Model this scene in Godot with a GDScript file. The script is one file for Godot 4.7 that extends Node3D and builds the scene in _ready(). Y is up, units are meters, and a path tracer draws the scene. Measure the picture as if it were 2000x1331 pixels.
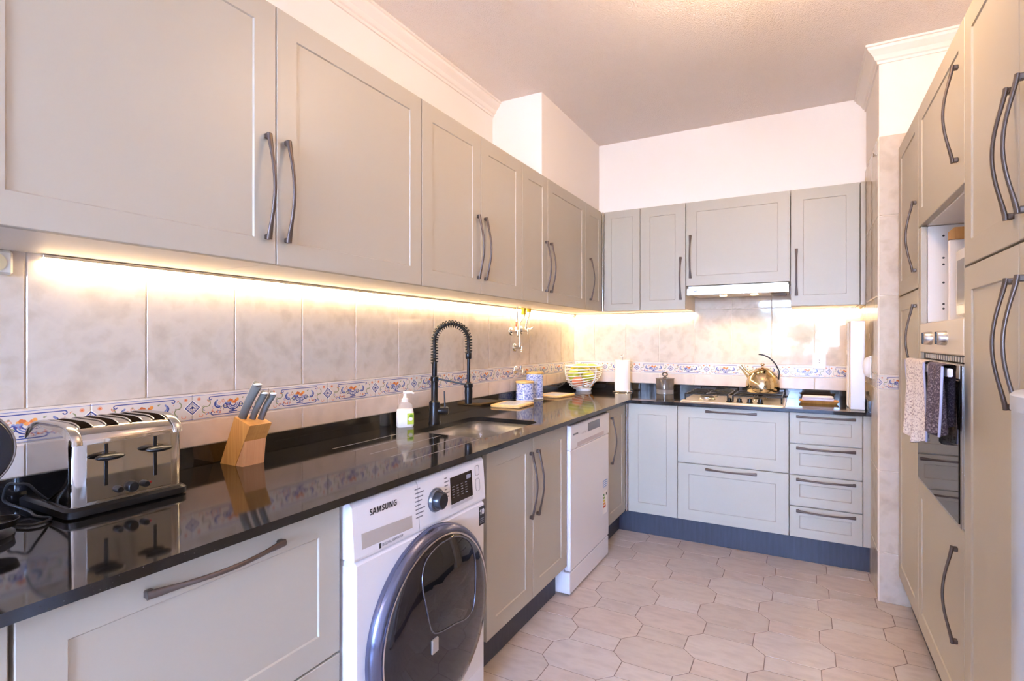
extends Node3D
# A kitchen: x to the right from the left tiled wall, y up, -z into the room.

var M := {}
var names := {}
var rng := RandomNumberGenerator.new()
var bow_mesh: ArrayMesh

# ---------------------------------------------------------------- helpers
func numbered(called: String) -> String:
	if not names.has(called):
		names[called] = 0
		return called
	names[called] += 1
	return "%s_%03d" % [called, names[called]]

func tag(o: Node, label: String, category: String, group := "") -> Node:
	o.set_meta("label", label)
	o.set_meta("category", category)
	if group: o.set_meta("group", group)
	return o

func thing(called: String, label: String, category: String, at := Vector3.ZERO, turn := 0.0, group := "") -> Node3D:
	var o := Node3D.new()
	o.name = numbered(called)
	add_child(o)
	o.position = at
	o.rotation.y = turn
	tag(o, label, category, group)
	return o

func st() -> SurfaceTool:
	var s := SurfaceTool.new()
	s.begin(Mesh.PRIMITIVE_TRIANGLES)
	s.set_smooth_group(-1)
	return s

func done(s: SurfaceTool) -> ArrayMesh:
	s.generate_normals()
	return s.commit()

func put(called: String, mesh: Mesh, m: Material, parent: Node, at := Vector3.ZERO, rot := Vector3.ZERO) -> MeshInstance3D:
	var o := MeshInstance3D.new()
	o.mesh = mesh
	o.material_override = m
	o.name = numbered(called) if parent == self else called
	parent.add_child(o, true)
	o.position = at
	o.rotation = rot
	return o

func obj(called: String, s: SurfaceTool, m: Material, parent: Node, at := Vector3.ZERO, rot := Vector3.ZERO) -> MeshInstance3D:
	return put(called, done(s), m, parent, at, rot)

func struct(called: String, s: SurfaceTool, m: Material) -> MeshInstance3D:
	var o := obj(called, s, m, self)
	o.set_meta("kind", "structure")
	return o

func tri(s: SurfaceTool, a: Vector3, b: Vector3, c: Vector3) -> void:
	s.add_vertex(a); s.add_vertex(c); s.add_vertex(b)

func quad(s: SurfaceTool, a: Vector3, b: Vector3, c: Vector3, d: Vector3) -> void:
	tri(s, a, b, c); tri(s, a, c, d)

# a box between two corners with chamfered edges
func bx(s: SurfaceTool, lo: Vector3, hi: Vector3, b := 0.0) -> void:
	s.set_smooth_group(-1)
	var c := (lo + hi) / 2.0
	var h := (hi - lo) / 2.0
	b = minf(b, minf(h.x, minf(h.y, h.z)) * 0.98)
	for ax in 3:
		for sg: float in [-1.0, 1.0]:
			var u := (ax + 1) % 3
			var v := (ax + 2) % 3
			var n := Vector3.ZERO; n[ax] = sg
			var pu := Vector3.ZERO; pu[u] = h[u] - b
			var pv := Vector3.ZERO; pv[v] = h[v] - b
			var o: Vector3 = c + n * h[ax]
			if sg > 0: quad(s, o - pu - pv, o + pu - pv, o + pu + pv, o - pu + pv)
			else: quad(s, o - pu - pv, o - pu + pv, o + pu + pv, o + pu - pv)
	if b <= 0.0: return
	for ax in 3:
		var u := (ax + 1) % 3
		var v := (ax + 2) % 3
		for su: float in [-1.0, 1.0]:
			for sv: float in [-1.0, 1.0]:
				var along := Vector3.ZERO; along[ax] = h[ax] - b
				var p := Vector3.ZERO; p[u] = su * h[u]; p[v] = sv * (h[v] - b)
				var q := Vector3.ZERO; q[u] = su * (h[u] - b); q[v] = sv * h[v]
				if su * sv > 0: quad(s, c + p - along, c + q - along, c + q + along, c + p + along)
				else: quad(s, c + q - along, c + p - along, c + p + along, c + q + along)
	for sx: float in [-1.0, 1.0]:
		for sy: float in [-1.0, 1.0]:
			for sz: float in [-1.0, 1.0]:
				var a := c + Vector3(sx * h.x, sy * (h.y - b), sz * (h.z - b))
				var d := c + Vector3(sx * (h.x - b), sy * h.y, sz * (h.z - b))
				var e := c + Vector3(sx * (h.x - b), sy * (h.y - b), sz * h.z)
				if sx * sy * sz > 0: tri(s, a, d, e)
				else: tri(s, a, e, d)

func box(called: String, lo: Vector3, hi: Vector3, m: Material, parent: Node, b := 0.002) -> MeshInstance3D:
	var s := st()
	bx(s, lo, hi, b)
	return obj(called, s, m, parent)

# rings of equal count, counter-clockwise seen from the end they run towards
func loft(s: SurfaceTool, rings: Array, cap0 := true, cap1 := true, sharp := 40.0, first_group := 1) -> void:
	var g := first_group
	var n: int = rings[0].size()
	for k in rings.size() - 1:
		if k > 0:
			var d0: Vector3 = rings[k][0] - rings[k - 1][0]
			var d1: Vector3 = rings[k + 1][0] - rings[k][0]
			if d0.length() > 1e-6 and d1.length() > 1e-6 and rad_to_deg(d0.angle_to(d1)) > sharp: g += 1
		s.set_smooth_group(g)
		for i in n:
			var j := (i + 1) % n
			quad(s, rings[k][i], rings[k][j], rings[k + 1][j], rings[k + 1][i])
	s.set_smooth_group(-1)
	if cap0: fan(s, rings[0], true)
	if cap1: fan(s, rings[-1], false)

func fan(s: SurfaceTool, ring: PackedVector3Array, flip: bool) -> void:
	var c := Vector3.ZERO
	for p in ring: c += p
	c /= ring.size()
	for i in ring.size():
		var a := ring[i]
		var b := ring[(i + 1) % ring.size()]
		if flip: tri(s, c, b, a)
		else: tri(s, c, a, b)

func circle(c: Vector3, r: float, n := 32, ez := 1.0) -> PackedVector3Array:
	var out := PackedVector3Array()
	for i in n:
		var a := TAU * i / n
		out.append(c + Vector3(cos(a) * r, 0, -sin(a) * r * ez))
	return out

# profile of (radius, height) turned round the y axis
func lathe(s: SurfaceTool, c: Vector3, prof: Array, n := 32, cap0 := true, cap1 := true, sharp := 40.0) -> void:
	var rings := []
	for p in prof: rings.append(circle(c + Vector3(0, p.y, 0), maxf(p.x, 0.0002), n))
	loft(s, rings, cap0, cap1, sharp)

func rrect(c: Vector3, w: float, d: float, r: float, n := 6) -> PackedVector3Array:
	var out := PackedVector3Array()
	for k in 4:
		var cx := (w / 2 - r) * (1.0 if k == 0 or k == 3 else -1.0)
		var cz := (d / 2 - r) * (-1.0 if k < 2 else 1.0)
		for i in n + 1:
			var a := PI / 2 * k + PI / 2 * i / n
			out.append(c + Vector3(cx + cos(a) * r, 0, cz - sin(a) * r))
	return out

# a tube along points; rx across "side", rz the other way
func tube(s: SurfaceTool, pts: Array, rad, n := 10, side := Vector3.ZERO, rad2 = null, closed := false) -> void:
	var rings := []
	var up := side
	for i in pts.size():
		var a: Vector3 = pts[maxi(i - 1, 0)] if not closed else pts[(i - 1 + pts.size()) % pts.size()]
		var b: Vector3 = pts[mini(i + 1, pts.size() - 1)] if not closed else pts[(i + 1) % pts.size()]
		var t := (b - a).normalized()
		if up == Vector3.ZERO:
			up = t.cross(Vector3.UP if absf(t.y) < 0.9 else Vector3.RIGHT).normalized()
		var u := (up - t * up.dot(t)).normalized()
		if side == Vector3.ZERO: up = u
		var v := t.cross(u)
		var r1: float = rad[i] if rad is Array else rad
		var r2: float = r1 if rad2 == null else (rad2[i] if rad2 is Array else rad2)
		var ring := PackedVector3Array()
		for k in n:
			var an := TAU * k / n
			ring.append(pts[i] + u * cos(an) * r1 + v * sin(an) * r2)
		rings.append(ring)
	if closed: rings.append(rings[0])
	loft(s, rings, not closed, not closed, 70.0)

func ball(s: SurfaceTool, c: Vector3, r: Vector3, n := 20) -> void:
	var rings := []
	for k in 11:
		var a := -PI / 2 + PI * k / 10.0
		var ring := PackedVector3Array()
		for i in n:
			var p := TAU * i / n
			ring.append(c + Vector3(cos(p) * maxf(cos(a), 0.01) * r.x, sin(a) * r.y, -sin(p) * maxf(cos(a), 0.01) * r.z))
		rings.append(ring)
	loft(s, rings, true, true, 80.0)

# an outline in x, y (counter-clockwise seen from +z) extruded from z0 to z1
func prism(s: SurfaceTool, pts: PackedVector2Array, z0: float, z1: float, T := Transform3D.IDENTITY, smooth := false) -> void:
	var n := pts.size()
	s.set_smooth_group(3 if smooth else -1)
	for i in n:
		var a := pts[i]
		var b := pts[(i + 1) % n]
		quad(s, T * Vector3(a.x, a.y, z0), T * Vector3(b.x, b.y, z0), T * Vector3(b.x, b.y, z1), T * Vector3(a.x, a.y, z1))
	s.set_smooth_group(-1)
	var t := Geometry2D.triangulate_polygon(pts)
	for i in range(0, t.size(), 3):
		var a := pts[t[i]]
		var b := pts[t[i + 1]]
		var c := pts[t[i + 2]]
		if (b - a).cross(c - a) < 0:
			var q := b; b = c; c = q
		tri(s, T * Vector3(a.x, a.y, z1), T * Vector3(b.x, b.y, z1), T * Vector3(c.x, c.y, z1))
		tri(s, T * Vector3(a.x, a.y, z0), T * Vector3(c.x, c.y, z0), T * Vector3(b.x, b.y, z0))

func mat(c: Color, rough := 0.5, metal := 0.0, spec := 0.5) -> StandardMaterial3D:
	var m := StandardMaterial3D.new()
	m.albedo_color = c
	m.roughness = rough
	m.metallic = metal
	m.metallic_specular = spec
	return m

func c8(r: int, g: int, b: int) -> Color:
	return Color(r / 255.0, g / 255.0, b / 255.0)

func noise_tex(freq: float, stops: Array, size := 512, oct := 4, seed_ := 1, warp := 0.0, kind := FastNoiseLite.TYPE_SIMPLEX_SMOOTH) -> NoiseTexture2D:
	var f := FastNoiseLite.new()
	f.noise_type = kind
	f.seed = seed_
	f.frequency = freq
	f.fractal_octaves = oct
	if warp > 0:
		f.domain_warp_enabled = true
		f.domain_warp_amplitude = warp
		f.domain_warp_frequency = freq
	var t := NoiseTexture2D.new()
	t.width = size
	t.height = size
	t.seamless = true
	t.noise = f
	if stops.size():
		var g := Gradient.new()
		var o := PackedFloat32Array()
		var c := PackedColorArray()
		for x in stops:
			o.append(x[0]); c.append(x[1])
		g.offsets = o
		g.colors = c
		t.color_ramp = g
	return t

func glow(c: Color, e: float) -> StandardMaterial3D:
	var m := mat(c, 0.6)
	m.emission_enabled = true
	m.emission = c
	m.emission_energy_multiplier = e
	return m

# ---------------------------------------------------------------- painting
func dot(im: Image, x: float, y: float, r: float, c: Color) -> void:
	for j in range(int(floor(y - r)), int(ceil(y + r)) + 1):
		for i in range(int(floor(x - r)), int(ceil(x + r)) + 1):
			if Vector2(i - x, j - y).length() <= r and j >= 0 and j < im.get_height():
				im.set_pixel(posmod(i, im.get_width()), j, c)

func stroke(im: Image, pts: Array, w: float, c: Color) -> void:
	for k in pts.size() - 1:
		var a: Vector2 = pts[k]
		var b: Vector2 = pts[k + 1]
		var n := int(ceil(a.distance_to(b) / 1.5)) + 1
		for i in n + 1:
			var p := a.lerp(b, float(i) / n)
			dot(im, p.x, p.y, w, c)

func arc(im: Image, c: Vector2, r: float, a0: float, a1: float, w: float, col: Color, grow := 0.0) -> void:
	var pts := []
	for i in 25:
		var t := i / 24.0
		var a := deg_to_rad(lerpf(a0, a1, t))
		pts.append(c + Vector2(cos(a), sin(a)) * (r + grow * t))
	stroke(im, pts, w, col)

# the painted border: a fruit basket in a frame, half a diamond at each end
func border_image() -> Image:
	var im := Image.create(512, 168, false, Image.FORMAT_RGB8)
	im.fill(c8(224, 214, 203))
	var blue := c8(62, 76, 138)
	var pale := c8(128, 140, 186)
	var red := c8(206, 112, 62)
	var pink := c8(222, 158, 130)
	var green := c8(140, 146, 108)
	for y in [7, 160]: stroke(im, [Vector2(0, y), Vector2(511, y)], 1.6, pale)
	# frame lines with curled ends
	stroke(im, [Vector2(112, 22), Vector2(400, 22)], 2.6, blue)
	stroke(im, [Vector2(126, 146), Vector2(386, 146)], 2.6, blue)
	for sg: float in [-1.0, 1.0]:
		var mx := 256.0
		arc(im, Vector2(mx + sg * 146, 33), 11, -90, -90 + sg * 250, 2.6, blue, -4)
		arc(im, Vector2(mx + sg * 132, 132), 13, 90, 90 - sg * 260, 3.2, blue, -4)
		arc(im, Vector2(mx + sg * 158, 142), 14, 200, 340, 3.0, pale)
		# crescent
		arc(im, Vector2(mx + sg * 96, 74), 24, 90 - sg * 160, 90 + sg * 20, 4.6, blue)
		arc(im, Vector2(mx + sg * 88, 66), 24, 90 - sg * 140, 90 + sg * 0, 4.0, pale)
		# green scrolls
		arc(im, Vector2(mx + sg * 170, 62), 22, -60, 120, 3.0, green)
		arc(im, Vector2(mx + sg * 176, 104), 22, 110, 290, 3.0, green)
		arc(im, Vector2(mx + sg * 62, 110), 20, 180, 330, 2.4, green)
		arc(im, Vector2(mx + sg * 118, 112), 16, 30, 200, 2.4, pink)
		dot(im, mx + sg * 84, 122, 6, pink)
		dot(im, mx + sg * 108, 128, 5, red)
		dot(im, mx + sg * 66, 46, 5, green)
		dot(im, mx + sg * 218, 30, 11, pink)
		dot(im, mx + sg * 218, 30, 5, red)
		arc(im, Vector2(mx + sg * 206, 136), 12, 0, 200, 2.6, pink)
		# half diamonds
		var ex := mx + sg * 256.0
		for q in [[46.0, 4.0, c8(250, 246, 238)], [40.0, 3.2, blue], [26.0, 2.2, pale]]:
			var r: float = q[0]
			stroke(im, [Vector2(ex, 84 - r), Vector2(ex - sg * r, 84), Vector2(ex, 84 + r)], q[1], q[2])
		dot(im, ex, 84, 7, blue)
		stroke(im, [Vector2(ex, 78), Vector2(ex - sg * 12, 88)], 3, blue)
	var more := RandomNumberGenerator.new()
	more.seed = 3
	for i in 34:
		var px := more.randf_range(60, 452)
		var py := more.randf_range(36, 138)
		if absf(px - 256) < 56: continue
		arc(im, Vector2(px, py), more.randf_range(5, 10), more.randf_range(0, 200), more.randf_range(200, 380), 1.6, [green, pink, pale, red][i % 4])
	# basket and fruit
	for i in 7: dot(im, 226 + i * 10, 64 - 9 * sin(i * 1.3), 10, red if i % 3 else c8(226, 150, 74))
	for i in 5: dot(im, 208 + i * 7, 74 + (i % 2) * 12, 8, c8(120, 84, 128) if i % 2 else pale)
	for k in 3: arc(im, Vector2(256, 78), 44 - k * 12, 5, 175, 3.4, blue if k != 1 else pale)
	arc(im, Vector2(206, 92), 14, 60, 300, 3, blue)
	arc(im, Vector2(306, 92), 14, -120, 120, 3, blue)
	stroke(im, [Vector2(256, 118), Vector2(256, 132)], 5, blue)
	stroke(im, [Vector2(230, 134), Vector2(282, 134)], 3.4, blue)
	return im

func tex_of(im: Image) -> ImageTexture:
	return ImageTexture.create_from_image(im)

func wood_image(base: Color, dark: Color, strips: int, seed_: int) -> Image:
	var f := FastNoiseLite.new()
	f.seed = seed_
	f.frequency = 0.02
	f.fractal_octaves = 3
	var im := Image.create(256, 256, false, Image.FORMAT_RGB8)
	for y in 256:
		for x in 256:
			var strip := int(x * strips / 256.0)
			var tone := fmod(strip * 0.618 + 0.2, 1.0)
			var g := f.get_noise_2d(x * 3.0 + strip * 97.0, y * 0.28) * 0.5 + 0.5
			var fine := f.get_noise_2d(x * 14.0 + strip * 50.0, y * 0.5) * 0.5 + 0.5
			im.set_pixel(x, y, base.lerp(dark, clampf(0.25 * tone + 0.45 * g + 0.3 * fine - 0.1, 0, 1)))
	return im

# ---------------------------------------------------------------- materials
func make_materials() -> void:
	var paint := mat(c8(184, 176, 160), 0.42)
	M.paint = paint
	M.carcass = mat(c8(240, 234, 224), 0.4)
	M.white_board = mat(c8(240, 238, 236), 0.4)
	M.plaster = mat(c8(250, 245, 241), 0.85)
	var ceil := mat(c8(250, 243, 240), 0.9)
	ceil.uv1_triplanar = true
	ceil.uv1_world_triplanar = true
	ceil.uv1_scale = Vector3.ONE * 1.6
	ceil.heightmap_enabled = true
	ceil.heightmap_scale = 0.35
	ceil.heightmap_texture = noise_tex(0.06, [], 1024, 3, 5)
	M.ceiling = ceil
	M.trim = mat(c8(248, 243, 238), 0.6)
	var tile := mat(Color.WHITE, 0.04, 0.0, 0.37)
	tile.albedo_texture = noise_tex(0.006, [[0.0, c8(193, 177, 160)], [0.35, c8(208, 193, 175)], [0.55, c8(215, 201, 185)], [0.75, c8(211, 197, 182)], [1.0, c8(200, 184, 164)]], 1024, 5, 11, 45.0)
	M.tile = tile
	var cut := mat(Color.WHITE, 0.1, 0.0, 0.5)
	cut.albedo_texture = noise_tex(0.006, [[0.0, c8(206, 188, 172)], [0.5, c8(226, 208, 192)], [1.0, c8(214, 196, 178)]], 512, 4, 13, 30.0)
	M.cut_tile = cut
	M.grout = mat(c8(238, 226, 208), 0.7)
	var border := mat(Color.WHITE, 0.12, 0.0, 0.5)
	border.albedo_texture = tex_of(border_image())
	M.border = border
	M.floor_grout = mat(c8(138, 122, 112), 0.95)
	var fl := []
	for k in 3:
		var f := mat([Color.WHITE, c8(246, 243, 240), c8(252, 246, 242)][k], 0.34, 0.0, 0.5)
		f.albedo_texture = noise_tex(0.012, [[0.0, c8(198, 186, 177)], [0.4, c8(210, 198, 189)], [0.65, c8(216, 205, 196)], [1.0, c8(204, 193, 184)]], 512, 5, 21 + k, 20.0)
		fl.append(f)
	M.floor_tiles = fl
	# polished black stone with pale flecks
	var gi := Image.create(1024, 1024, false, Image.FORMAT_RGB8)
	var gr := RandomNumberGenerator.new()
	gr.seed = 4
	gi.fill(c8(22, 21, 22))
	for i in 26000: gi.set_pixel(gr.randi() % 1024, gr.randi() % 1024, c8(34, 33, 34) if gr.randf() < 0.8 else c8(60, 58, 58))
	for i in 900: gi.set_pixel(gr.randi() % 1024, gr.randi() % 1024, c8(150, 146, 142))
	var stone := mat(Color.WHITE, 0.07, 0.0, 0.6)
	stone.albedo_texture = tex_of(gi)
	stone.uv1_triplanar = true
	stone.uv1_world_triplanar = true
	stone.uv1_scale = Vector3.ONE * 1.3
	M.stone = stone
	M.ground_stone = mat(c8(164, 158, 152), 0.55)
	var plinth := mat(Color.WHITE, 0.45)
	plinth.albedo_texture = tex_of(wood_image(c8(66, 70, 84), c8(44, 47, 58), 60, 8))
	plinth.uv1_triplanar = true
	plinth.uv1_scale = Vector3(1.5, 3, 1.5)
	M.plinth = plinth
	M.bronze = mat(c8(98, 87, 81), 0.4, 0.7)
	M.chrome = mat(c8(225, 225, 228), 0.08, 1.0)
	M.steel = mat(c8(216, 214, 212), 0.27, 1.0)
	M.brushed = mat(c8(206, 210, 214), 0.36, 1.0)
	M.aluminium = mat(c8(218, 225, 233), 0.3, 0.45)
	M.black_metal = mat(c8(30, 30, 32), 0.3, 0.6)
	M.black = mat(c8(18, 18, 19), 0.3)
	M.black_rubber = mat(c8(22, 21, 22), 0.6)
	M.enamel = mat(c8(240, 240, 244), 0.22)
	M.white = mat(c8(244, 242, 240), 0.4)
	M.grey_ink = mat(c8(120, 122, 130), 0.6)
	M.ink = mat(c8(40, 42, 48), 0.5)
	M.cream = mat(c8(228, 220, 206), 0.3)
	M.smoke_glass = mat(c8(24, 20, 22), 0.05, 0.0, 0.55)
	M.dark_glass = mat(c8(14, 15, 19), 0.03, 0.0, 0.62)
	var pane := mat(Color(0.95, 0.97, 1.0, 0.08), 0.02)
	pane.transparency = BaseMaterial3D.TRANSPARENCY_ALPHA
	M.pane = pane
	var clear := mat(Color(0.97, 0.98, 1.0, 0.12), 0.03)
	clear.transparency = BaseMaterial3D.TRANSPARENCY_ALPHA
	M.clear = clear
	for w in [["block_wood", c8(226, 170, 96), c8(178, 112, 48), 9, 3], ["board_wood", c8(232, 192, 132), c8(206, 156, 92), 4, 6], ["foot_wood", c8(232, 180, 132), c8(206, 140, 92), 5, 12], ["lid_wood", c8(222, 184, 112), c8(196, 150, 80), 3, 9]]:
		var m := mat(Color.WHITE, 0.42)
		m.albedo_texture = tex_of(wood_image(w[1], w[2], w[3], w[4]))
		m.uv1_triplanar = true
		m.uv1_scale = Vector3(7, 4, 7)
		M[w[0]] = m
	var china := mat(Color.WHITE, 0.15)
	china.albedo_texture = noise_tex(0.02, [[0.0, c8(58, 78, 158)], [0.38, c8(96, 116, 186)], [0.5, c8(186, 196, 226)], [0.62, c8(228, 232, 242)], [1.0, c8(120, 138, 198)]], 512, 4, 31, 30.0)
	china.uv1_triplanar = true
	china.uv1_scale = Vector3.ONE * 6.0
	M.china = china
	var trivet := mat(Color.WHITE, 0.15)
	trivet.albedo_texture = noise_tex(0.03, [[0.0, c8(150, 164, 212)], [0.4, c8(222, 222, 234)], [1.0, c8(238, 236, 240)]], 256, 3, 33, 20.0)
	trivet.uv1_triplanar = true
	trivet.uv1_scale = Vector3.ONE * 8.0
	M.trivet = trivet
	var tw := mat(Color.WHITE, 0.9)
	tw.albedo_texture = noise_tex(0.05, [[0.0, c8(150, 132, 140)], [0.3, c8(186, 172, 178)], [0.4, c8(240, 232, 228)], [1.0, c8(246, 240, 236)]], 256, 3, 41, 15.0)
	tw.uv1_triplanar = true
	tw.uv1_scale = Vector3.ONE * 8.0
	M.towel_white = tw
	var td := mat(Color.WHITE, 0.9)
	td.albedo_texture = noise_tex(0.06, [[0.0, c8(60, 52, 64)], [0.55, c8(84, 74, 88)], [0.66, c8(150, 138, 146)], [1.0, c8(176, 160, 164)]], 256, 3, 43, 10.0)
	td.uv1_triplanar = true
	td.uv1_scale = Vector3.ONE * 8.0
	M.towel_dark = td
	M.hem = mat(c8(186, 190, 222), 0.9)
	M.led = glow(Color(1.0, 0.9, 0.72), 9.0)
	M.lamp = glow(Color(1.0, 0.84, 0.66), 1.6)
	M.hood_lamp = glow(Color(1.0, 0.88, 0.66), 14.0)

# ---------------------------------------------------------------- setting
func wall_tile(parent: Node, called: String, m: Material, o: Vector3, u: Vector3, v: Vector3, n: Vector3, w: float, h: float, whole := false) -> void:
	# a flat tile with bevelled edges: origin o, size w along u and h along v, proud along n
	var s := st()
	var b := 0.002
	var t := 0.005
	var off := Vector2(rng.randf(), rng.randf())
	var outer := [Vector2(0, 0), Vector2(w, 0), Vector2(w, h), Vector2(0, h)]
	var inner := [Vector2(b, b), Vector2(w - b, b), Vector2(w - b, h - b), Vector2(b, h - b)]
	var vert := func(p: Vector2, z: float):
		s.set_uv(Vector2(p.x / w, 1.0 - p.y / h) if whole else off + p / 0.8)
		s.add_vertex(o + u * p.x + v * p.y + n * z)
	var face := func(a, za, bb, zb, c, zc):
		vert.call(a, za); vert.call(c, zc); vert.call(bb, zb)
	face.call(inner[0], t, inner[1], t, inner[2], t)
	face.call(inner[0], t, inner[2], t, inner[3], t)
	for i in 4:
		var j := (i + 1) % 4
		face.call(outer[i], t - b, outer[j], t - b, inner[j], t)
		face.call(outer[i], t - b, inner[j], t, inner[i], t)
		face.call(outer[i], 0.0, outer[j], 0.0, outer[j], t - b)
		face.call(outer[i], 0.0, outer[j], t - b, outer[i], t - b)
	obj(called, s, m, parent)

func tile_wall(parent: Node, o: Vector3, u: Vector3, n: Vector3, length: float, joints: Array, diamonds: Array, rows: Array) -> void:
	# o at floor level; joints and diamonds are distances along u; rows are [y0, y1, kind]
	var g := 0.0035
	for r in rows:
		var cuts: Array = diamonds if r[2] == "border_tile" else joints
		var e := [0.0]
		for c in cuts:
			if c > 0.01 and c < length - 0.01: e.append(c)
		e.append(length)
		for i in e.size() - 1:
			var a: float = e[i] + g / 2
			var w: float = e[i + 1] - e[i] - g
			if r[2] == "border_tile": a = e[i] + 0.0004; w = e[i + 1] - e[i] - 0.0008
			var m: Material = M.border if r[2] == "border_tile" else (M.cut_tile if r[2] == "cut_tile" else M.tile)
			wall_tile(parent, r[2], m, o + u * a + Vector3.UP * (r[0] + g / 2), u, Vector3.UP, n, w, r[1] - r[0] - g, r[2] == "border_tile")

func build_floor() -> void:
	var s := st()
	bx(s, Vector3(-0.15, -0.2, -4.25), Vector3(2.85, -0.0007, 5.15))
	var fl := struct("floor", s, M.floor_grout)
	var cs := 0.2487
	var rs := 0.316
	var hx := 0.1500
	var hz := 0.1050
	var ch := 0.0515
	var g := 0.0017
	for i in range(-2, 9):
		for j in range(-18, 14):
			var cx := 0.870 + cs * i
			var cz := -2.026 + rs * j - (0.158 if posmod(i, 2) == 1 else 0.0)
			if cz > 0.9 or cz < -3.68 or cx > 2.75 or cx < 0.45: continue
			if not (cx > 2.12 and cz < -3.28):
				var pts := PackedVector2Array()
				for p in [Vector2(hx, hz - ch), Vector2(hx - ch, hz), Vector2(-hx + ch, hz), Vector2(-hx, hz - ch), Vector2(-hx, -hz + ch), Vector2(-hx + ch, -hz), Vector2(hx - ch, -hz), Vector2(hx, -hz + ch)]:
					pts.append(p - p.normalized() * g * 1.15)
				floor_piece(fl, pts, Vector3(cx, -0.006, cz))
			if cz + rs / 2 < 1.0 and not (cx > 2.1 and cz < -3.4):
				var w := hx - ch - g
				var h := (rs / 2 - hz) - g
				floor_piece(fl, PackedVector2Array([Vector2(w, h), Vector2(-w, h), Vector2(-w, -h), Vector2(w, -h)]), Vector3(cx, -0.006, cz + rs / 2))

func floor_piece(parent: Node, pts: PackedVector2Array, at: Vector3) -> void:
	var s := st()
	var off := Vector2(rng.randf(), rng.randf())
	var n := pts.size()
	var lift := rng.randf_range(0.0, 0.0003)
	var top := 0.006 + lift
	var put_v := func(p: Vector2, y: float):
		s.set_uv(off + Vector2(p.x * 0.9, p.y * 2.6))
		s.add_vertex(Vector3(p.x, y, -p.y))
	for i in n:
		var a := pts[i]
		var b := pts[(i + 1) % n]
		var ai := a - a.normalized() * 0.0008
		var bi := b - b.normalized() * 0.0008
		for q in [[Vector2.ZERO, top, ai, top, bi, top], [a, top - 0.0005, b, top - 0.0005, bi, top], [a, top - 0.0005, bi, top, ai, top], [a, 0.0, b, 0.0, b, top - 0.0005], [a, 0.0, b, top - 0.0005, a, top - 0.0005]]:
			put_v.call(q[0], q[1]); put_v.call(q[4], q[5]); put_v.call(q[2], q[3])
	obj("floor_tile", s, M.floor_tiles[rng.randi() % 3], parent, at)

func crown(called: String, path: Array, inward: Array) -> void:
	# a moulding under the ceiling along path; inward gives the way out of the wall at each corner
	var prof := [Vector2(0.0, -0.082), Vector2(0.008, -0.082), Vector2(0.010, -0.070), Vector2(0.018, -0.066), Vector2(0.026, -0.048), Vector2(0.042, -0.032), Vector2(0.050, -0.024), Vector2(0.052, -0.012), Vector2(0.060, -0.010), Vector2(0.060, 0.0)]
	var s := st()
	for k in path.size() - 1:
		for i in prof.size() - 1:
			var a: Vector3 = path[k] + inward[k] * prof[i].x + Vector3.UP * prof[i].y
			var b: Vector3 = path[k + 1] + inward[k + 1] * prof[i].x + Vector3.UP * prof[i].y
			var c: Vector3 = path[k + 1] + inward[k + 1] * prof[i + 1].x + Vector3.UP * prof[i + 1].y
			var d: Vector3 = path[k] + inward[k] * prof[i + 1].x + Vector3.UP * prof[i + 1].y
			quad(s, a, b, c, d)
	struct(called, s, M.trim)

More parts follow.
